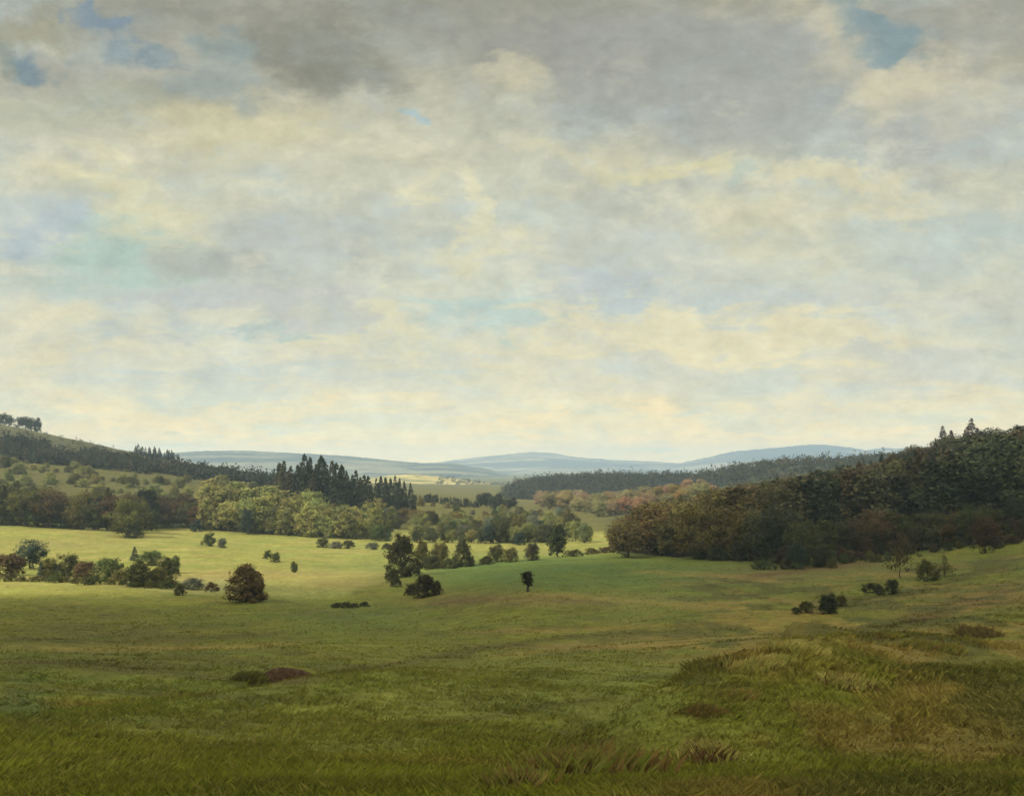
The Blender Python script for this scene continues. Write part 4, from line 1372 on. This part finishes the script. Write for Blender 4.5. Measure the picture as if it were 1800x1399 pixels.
# ------------------------------------------------------------------ grass
def grass(name, label, n, dmin, dmax, hmin, hmax, blades, seed, pxr=(-120, 1920), wid=1.0, mode='screen', colour=None, pts=None, lean=0.5, clump=False):
    g = np.random.default_rng(seed)
    if pts is None:
        if mode == 'screen':
            d = 1.0 / g.uniform(1 / dmax, 1 / dmin, n)
        else:
            d = np.exp(g.uniform(math.log(dmin), math.log(dmax), n))
        px = g.uniform(*pxr, n)
        x, y = (px - CX) / F * d, d
    else:
        x, y = pts
        d, n = y, len(x)
    z = height(x, y)
    base_c = ground_colour(x, y, z) if colour is None else np.asarray(colour, float)[g.integers(len(colour), size=n)]
    big = fbm(x / 2.2 + 9, y / 2.6, 3)
    keep = g.random(n) < np.clip((big - .15) * 2.6, .45, 1) if pts is None else np.ones(n, bool)
    if clump:        # only in loose clumps, thinning out towards the smooth pasture on the left
        cl = fbm(x / 1.1 + 21, y / 1.6 + 3, 3) + .5 * (fbm(x / 6 + 5, y / 6, 2) - .5)
        keep = (g.random(n) < sstep(.50, .66, cl)) & (g.random(n) < sstep(-1.5, 4.0, x - np.interp(y, BANK_Y, BANK_X)))
    keep &= ~((np.abs(x - SOIL_X - .1) < 1.1) & (y > SOIL_Y - 4.0) & (y < SOIL_Y + .7))
    x, y, z, base_c, d, big = x[keep], y[keep], z[keep], base_c[keep], d[keep], big[keep]
    n = len(x)
    N = n * blades
    idx = np.repeat(np.arange(n), blades)
    an = g.random(N) * 6.283
    hgt = (hmin + (hmax - hmin) * g.random(n))[idx] * (.55 + .6 * g.random(N)) * (0.6 + 0.8 * big[idx])
    sp = 0.16 * (0.4 + g.random(N)) * (1 + d[idx] / 90)
    a0 = g.random(N) * 6.283
    bx, by = x[idx] + np.cos(a0) * sp * g.random(N), y[idx] + np.sin(a0) * sp * g.random(N)
    le = hgt * lean * (0.3 + g.random(N))
    wind = hgt * 0.7 * (fbm(x / 2.7 + 3, y / 2.7 + 11, 2) - .45)[idx]
    tx, ty = bx + np.cos(an) * le + wind, by + np.sin(an) * le
    mx, my = bx + np.cos(an) * le * .35, by + np.sin(an) * le * .35
    hw = wid * (.0028 + .0032 * g.random(N)) * (1 + d[idx] / 22)
    px_, py_ = -np.sin(a0) * hw, np.cos(a0) * hw
    zb = z[idx] - .03
    zm, zt = zb + hgt * .62, zb + hgt * .98
    v = np.stack([np.stack([bx - px_, by - py_, zb], 1), np.stack([bx + px_, by + py_, zb], 1),
                  np.stack([mx + px_ * .8, my + py_ * .8, zm], 1), np.stack([tx, ty, zt], 1)], 1).reshape(-1, 3)
    c = base_c[idx] * (1.4 + .8 * g.random(N))[:, None]
    dry = g.random(N) < .14
    c[dry] = c[dry] * .5 + np.array([.40, .32, .09]) * .5
    c4 = np.repeat(c, 4, 0)
    me = mesh_np(name, v, np.arange(N * 4).reshape(-1, 4), 4, False, {'plant_colour': ('FLOAT_COLOR', np.clip(c4, .004, .6))})
    o = link(name, me, M_grass)
    return o


tag(grass('grass', '', 118000, 7.0, 42, .04, .13, 8, 51, lean=.9, wid=.7, pxr=(-420, 2260)), 'rough green and ochre meadow grass over the foreground slope', 'grass', None, 'stuff')
tag(grass('grass', '', 50000, 32, 190, .06, .16, 5, 52, mode='log', lean=.9, wid=.8, pxr=(-300, 2200)), 'thin meadow grass further down the slope', 'grass', None, 'stuff')


tag(grass('rough_grass', '', 36000, 13, 120, .07, .19, 8, 53, pxr=(1000, 2260), mode='log', lean=.9, clump=True), 'rougher tussocky grass over the right-hand bank', 'grass', None, 'stuff')


def tussock(px, py, wpx, hpx, n, cols, label, seed):
    n = int(n * 1.7)
    x, y, z = hit(px, py)
    g = np.random.default_rng(seed)
    s = wpx * y / F / 2
    xs = x + g.normal(size=n) * s * .55
    ys = y + g.normal(size=n) * s * .45
    h = hpx * y / F
    o = grass('dry_grass_clump', '', n, 0, 0, h * .4, h * .95, 18, seed, colour=cols, pts=(xs, ys), lean=.6, wid=.5)
    return tag(o, label, 'grass clump')


RED = [(.17, .11, .030), (.14, .09, .026), (.20, .16, .042), (.15, .16, .028), (.16, .15, .028), (.14, .15, .02)]
OCH = [(.36, .27, .08), (.28, .24, .06), (.22, .21, .045)]
tussock(1000, 1380, 80, 56, 120, RED, 'reddish dry grass clump at the bottom edge, left of the pair', 61)
tussock(1066, 1374, 100, 58, 160, RED, 'broad reddish and green grass clump at the bottom middle', 62)
tussock(905, 1397, 44, 44, 60, RED, 'dark reddish grass clump at the lower edge near the centre', 63)
tussock(1242, 1335, 60, 40, 110, OCH + [(.10, .055, .02)], 'brownish grass clump on the right bank above the lower edge', 64)
tussock(1400, 1150, 70, 22, 150, OCH, 'straw-coloured grass clump on top of the mound', 65)
tussock(1335, 1180, 60, 26, 130, OCH, 'straw-coloured grass clump on the left flank of the mound', 66)
tussock(1492, 1208, 60, 26, 130, OCH + [(.10, .06, .02)], 'ochre grass clump right of the mound', 67)
tussock(1285, 1226, 46, 16, 90, RED, 'red-brown grass clump in the gully below the mound', 68)
tussock(1612, 1138, 44, 20, 100, RED, 'russet grass clump on the right slope, left of two', 69)
tussock(1658, 1146, 50, 22, 110, RED, 'russet grass clump on the right slope, right of two', 70)
tussock(1720, 1118, 60, 16, 90, [(.12, .08, .026), (.10, .08, .022)], 'dull brown grass clump up the right slope from the russet pair', 71)
tussock(1566, 1120, 26, 12, 90, RED, 'small russet grass clump left of the russet pair', 72)
tussock(1235, 1252, 50, 14, 80, [(.10, .08, .02), (.12, .065, .02)], 'dark grass clump along the lower gully', 73)
tussock(448, 1206, 46, 20, 150, [(.065, .07, .016), (.09, .085, .018)], 'dark green grass hummock in front of the bare soil bank', 74)
tussock(1540, 1268, 30, 16, 90, OCH, 'pale straw tuft on the lower right slope', 75)

# bare soil bank in the hollow: a small crescent scarp with a crumbling face
bx, by = SOIL_X, SOIL_Y
N1, N2 = 44, 12
xs_ = bx + np.linspace(-1, 1, N1) * 1.15
lip = height(xs_, np.full(N1, by + .75)) + .05
flo = height(xs_, np.full(N1, by - .75)) - .10
V = []
for i in range(N1):
    s_ = i / (N1 - 1) * 2 - 1
    for j in range(N2):
        t_ = j / (N2 - 1)
        yy = by - .55 + .30 * s_ * s_ + .70 * t_ ** 1.6 + .05 * math.sin(i * .8 + j * 2.1)
        V.append((xs_[i], yy, flo[i] + (lip[i] - flo[i]) * (t_ * (1 - .10 * s_ * s_)) + .02 * math.sin(i * 1.9 + j)))
Fq = [(i * N2 + j, (i + 1) * N2 + j, (i + 1) * N2 + j + 1, i * N2 + j + 1) for i in range(N1 - 1) for j in range(N2 - 1)]
base_n = len(V)
for i in range(N1):
    V.append((xs_[i], by + 1.3, float(height(np.array([xs_[i]]), np.array([by + 1.3]))[0]) - .06))
Fq += [(i * N2 + N2 - 1, (i + 1) * N2 + N2 - 1, base_n + i + 1, base_n + i) for i in range(N1 - 1)]
me = mesh_np('soil_bank', V, Fq, 4, True)
tag(link('soil_bank', me, M_soil), 'small bare red-brown soil bank in the foreground hollow', 'earth bank')


# ------------------------------------------------------------------ unseen clouds added overhead and behind the viewer to cast shade on the land
def shade_cloud(fx, fy, rx, ry, label, seed, alt=620.0, lumps=16):
    g = np.random.default_rng(seed)
    import bmesh
    bm = bmesh.new()
    bmesh.ops.create_icosphere(bm, subdivisions=3, radius=1.0)
    iv = np.array([v.co[:] for v in bm.verts])
    bm.verts.index_update()
    jf = np.array([[v.index for v in f.verts] for f in bm.faces])
    bm.free()
    parts = []
    for i in range(lumps):
        r = math.sqrt(g.random())
        a = g.random() * 6.283
        s = (.26 + .22 * g.random()) * (1.15 - .4 * r)
        c = np.array([math.cos(a) * r * rx * .85, math.sin(a) * r * ry * .85, 18 * g.normal()])
        n = 1 + .35 * (fbm(iv[:, 0] * 2 + seed + i, iv[:, 1] * 2 + iv[:, 2] * 1.7, 3) - .5) * 2
        parts.append((iv * n[:, None] * np.array([rx * s, ry * s, 30 + 22 * g.random()]) + c, jf))
    v, f = join(parts)
    pos = np.array([fx, fy, EYE - 12]) + S_DIR * ((alt - EYE + 12) / S_DIR[2])
    me = mesh_np('shade_cloud', v, f, 3, True)
    o = link('shade_cloud', me, M_shade_cloud)
    o.location = tuple(pos)
    return tag(o, label, 'shade_cloud', None, 'stuff')


shade_cloud(0, 62, 165, 82, 'unseen grey clouds added overhead to shade the foreground slope', 81)
shade_cloud(92, 150, 128, 92, 'unseen thin clouds added overhead to shade the slope before the right wood', 84, lumps=24)
shade_cloud(250, 330, 170, 230, 'unseen grey clouds added overhead to shade the right wood', 82, lumps=13)
shade_cloud(-360, 660, 190, 120, 'unseen grey clouds added to the left to shade the upper left hill', 83)

# ------------------------------------------------------------------ haze
import bmesh
bm = bmesh.new()
bmesh.ops.create_cube(bm, size=2.0)
zlo, zhi = float(gz.min()) - 6.0, EYE + 146.0
zlo = min(zlo, -16.0)
for v in bm.verts:
    v.co = (v.co.x * 9000, v.co.y * 9000, zlo if v.co.z < 0 else zhi)
me = bpy.data.meshes.new('haze')
bm.to_mesh(me)
bm.free()
hz = bpy.data.objects.new('haze', me)
COL.objects.link(hz)
m = bpy.data.materials.new('haze_air')
m.use_nodes = True
m.node_tree.nodes.clear()
t = NT(m.node_tree)
pv = t.n('ShaderNodeVolumePrincipled')
pv.inputs['Color'].default_value = (.60, .79, 1.0, 1)
pv.inputs['Density'].default_value = 2.0e-4
o_ = t.n('ShaderNodeOutputMaterial')
t.set(o_.inputs['Volume'], pv.outputs[0])
me.materials.append(m)
tag(hz, 'thin blue air lying over the whole valley', 'haze', None, 'stuff')
